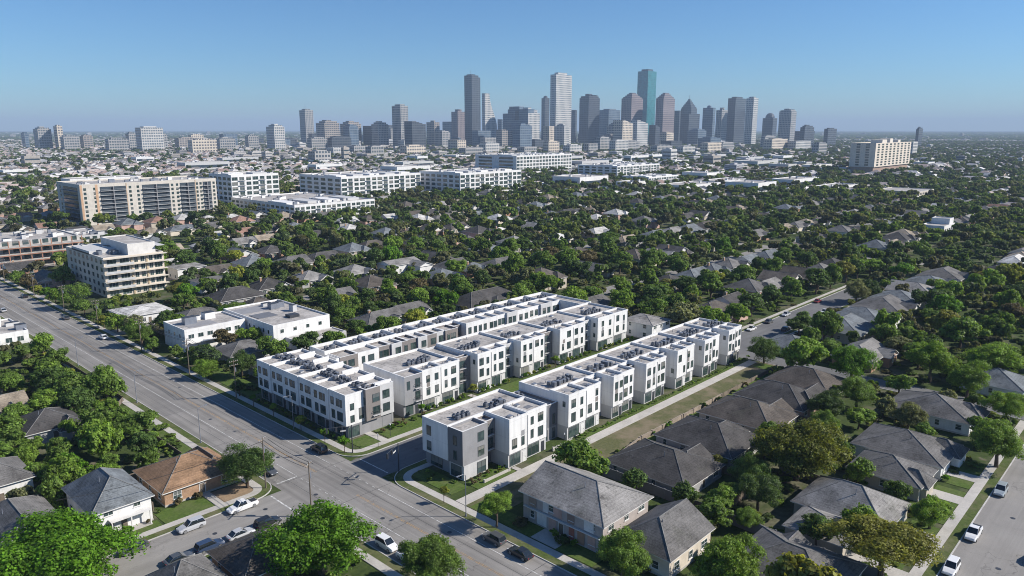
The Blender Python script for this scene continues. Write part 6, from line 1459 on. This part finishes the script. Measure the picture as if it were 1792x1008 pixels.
# woods and buildings out on the plain
pts, d, a = polar(26000, 4000, 16000, 8, 37, 1.35); keep = off_blocks(pts, 30); pts, d = pts[keep], d[keep]; n = len(pts)
s = g.uniform(10, 26, n)*(d/5500)**.6
scatter_object('distant_woods', np.c_[pts, np.full(n, 1.5)], g.integers(0, 4, n), g.uniform(0, 6.28, n), np.stack([s, s, s*.55], 1), clumpC, 'dark woods of the flat plain fading to the horizon', 'woods')
p1, d1, a1 = polar(4200, 1500, 13000, 9, 37, 1.15); p2, d2, a2 = polar(620, 1250, 3000, 10, 20, 1.6)
pts = np.r_[p1, p2]; d = np.r_[d1, d2]; a = np.r_[a1, a2]
keep = off_blocks(pts, 25) & (g.random(len(pts)) < np.where(a < -.25, .8, np.where(a < .3, .8, .45))) & (np.abs(pts[:, 0]-74) > 40); pts, d = pts[keep], d[keep]; n = len(pts)
w = g.uniform(10, 38, n)*(d/3500)**.25; hh = g.uniform(4, 11, n)*np.where(g.random(n) < .08, 2.2, 1.0)
scatter_object('distant_buildings', np.c_[pts, np.zeros(n)], g.integers(0, 4, n), np.zeros(n), np.stack([w, w*g.uniform(.4, 1.1, n), hh], 1), blockC, 'pale flat roofs strewn over the plain around and behind downtown', 'buildings')
# low bushes and undergrowth between the near houses
gx = random.Random(41); up = []
for _ in range(9000):
    x, y = gx.uniform(-20, 420), gx.uniform(20, 420)
    if seen(x, y, 1, 60) and tclear(x, y, 1.2) and not (54 < x < 64 and 124 < y < 140) and not (46 < x < 62 and 125 < y < 132) and not (102 < x < 205 and 60 < y < 90 and gx.random() < .6): up.append((x, y, gx.uniform(.5, 1.7)))
up = np.array(up); n = len(up)
scatter_object('undergrowth', np.c_[up[:, :2], up[:, 2]*.3], g.integers(0, 4, n), g.uniform(0, 6.28, n), np.stack([up[:, 2]*1.3, up[:, 2]*1.1, up[:, 2]*.9], 1), clumpC, 'bushy undergrowth between the yards', 'undergrowth')
flush_labels()
# ---------------------------------------------------------------- light, sky, air, camera
SUN_AZ = (RT[0], RT[1]); EL = R(35)
w = bpy.data.worlds.new('World'); SC.world = w; w.use_nodes = True; nt = w.node_tree; bg = nt.nodes['Background']
sk = nt.nodes.new('ShaderNodeTexSky'); sk.sky_type = 'NISHITA'; sk.sun_disc = False; sk.sun_elevation = EL; sk.sun_rotation = math.atan2(SUN_AZ[0], SUN_AZ[1])
sk.altitude = SKY_ALT; sk.air_density = SKY_AIR; sk.dust_density = SKY_DUST; sk.ozone_density = SKY_OZ
tn = nt.nodes.new('ShaderNodeMix'); tn.data_type = 'RGBA'; tn.blend_type = 'MULTIPLY'; tn.inputs[0].default_value = 1; tn.inputs[7].default_value = (*SKY_TINT, 1); nt.links.new(sk.outputs[0], tn.inputs[6]); nt.links.new(tn.outputs[2], bg.inputs[0]); bg.inputs[1].default_value = SKY_STR
sun = bpy.data.lights.new('sun', 'SUN'); sun.energy = SUN_E; sun.angle = R(.53); sun.color = (1, .935, .845)
so = bpy.data.objects.new('sun', sun); COL.objects.link(so)
dirv = Vector((SUN_AZ[0]*math.cos(EL), SUN_AZ[1]*math.cos(EL), math.sin(EL))); so.rotation_euler = dirv.to_track_quat('Z', 'Y').to_euler(); so.location = (300, -200, 400)
if HAZE > 0:
    hz = MB().box(-27000, 27000, -27000, 27000, -1.2, 352)
    m = bpy.data.materials.new('haze'); m.use_nodes = True; m.node_tree.nodes.remove(m.node_tree.nodes['Principled BSDF'])
    pv = m.node_tree.nodes.new('ShaderNodeVolumePrincipled'); pv.inputs['Color'].default_value = (*HAZE_COL, 1); pv.inputs['Density'].default_value = HAZE; pv.inputs['Anisotropy'].default_value = .0
    m.node_tree.links.new(pv.outputs[0], m.node_tree.nodes['Material Output'].inputs['Volume'])
    tag(hz.ob('haze', m), 'thin bluish haze over the whole city', 'haze', None, 'stuff')
cam = bpy.data.cameras.new('camera'); co = bpy.data.objects.new('camera', cam); COL.objects.link(co); SC.camera = co
cam.sensor_width = 36; cam.lens = 36*FPX/1792; cam.clip_end = 60000; cam.clip_start = 1
co.location = (0, 0, CAM_H); co.rotation_euler = (math.pi/2-PITCH, 0, YAW-math.pi/2)
SC.view_settings.view_transform = 'Standard'; SC.view_settings.look = 'None'; SC.view_settings.exposure = EXPO; SC.view_settings.gamma = 1
SC.cycles.volume_bounces = 0; SC.cycles.max_bounces = 6; SC.cycles.diffuse_bounces = 2; SC.cycles.glossy_bounces = 2; SC.cycles.transmission_bounces = 3; SC.cycles.transparent_max_bounces = 6
SC.cycles.use_denoising = True; SC.cycles.filter_width = 1.0
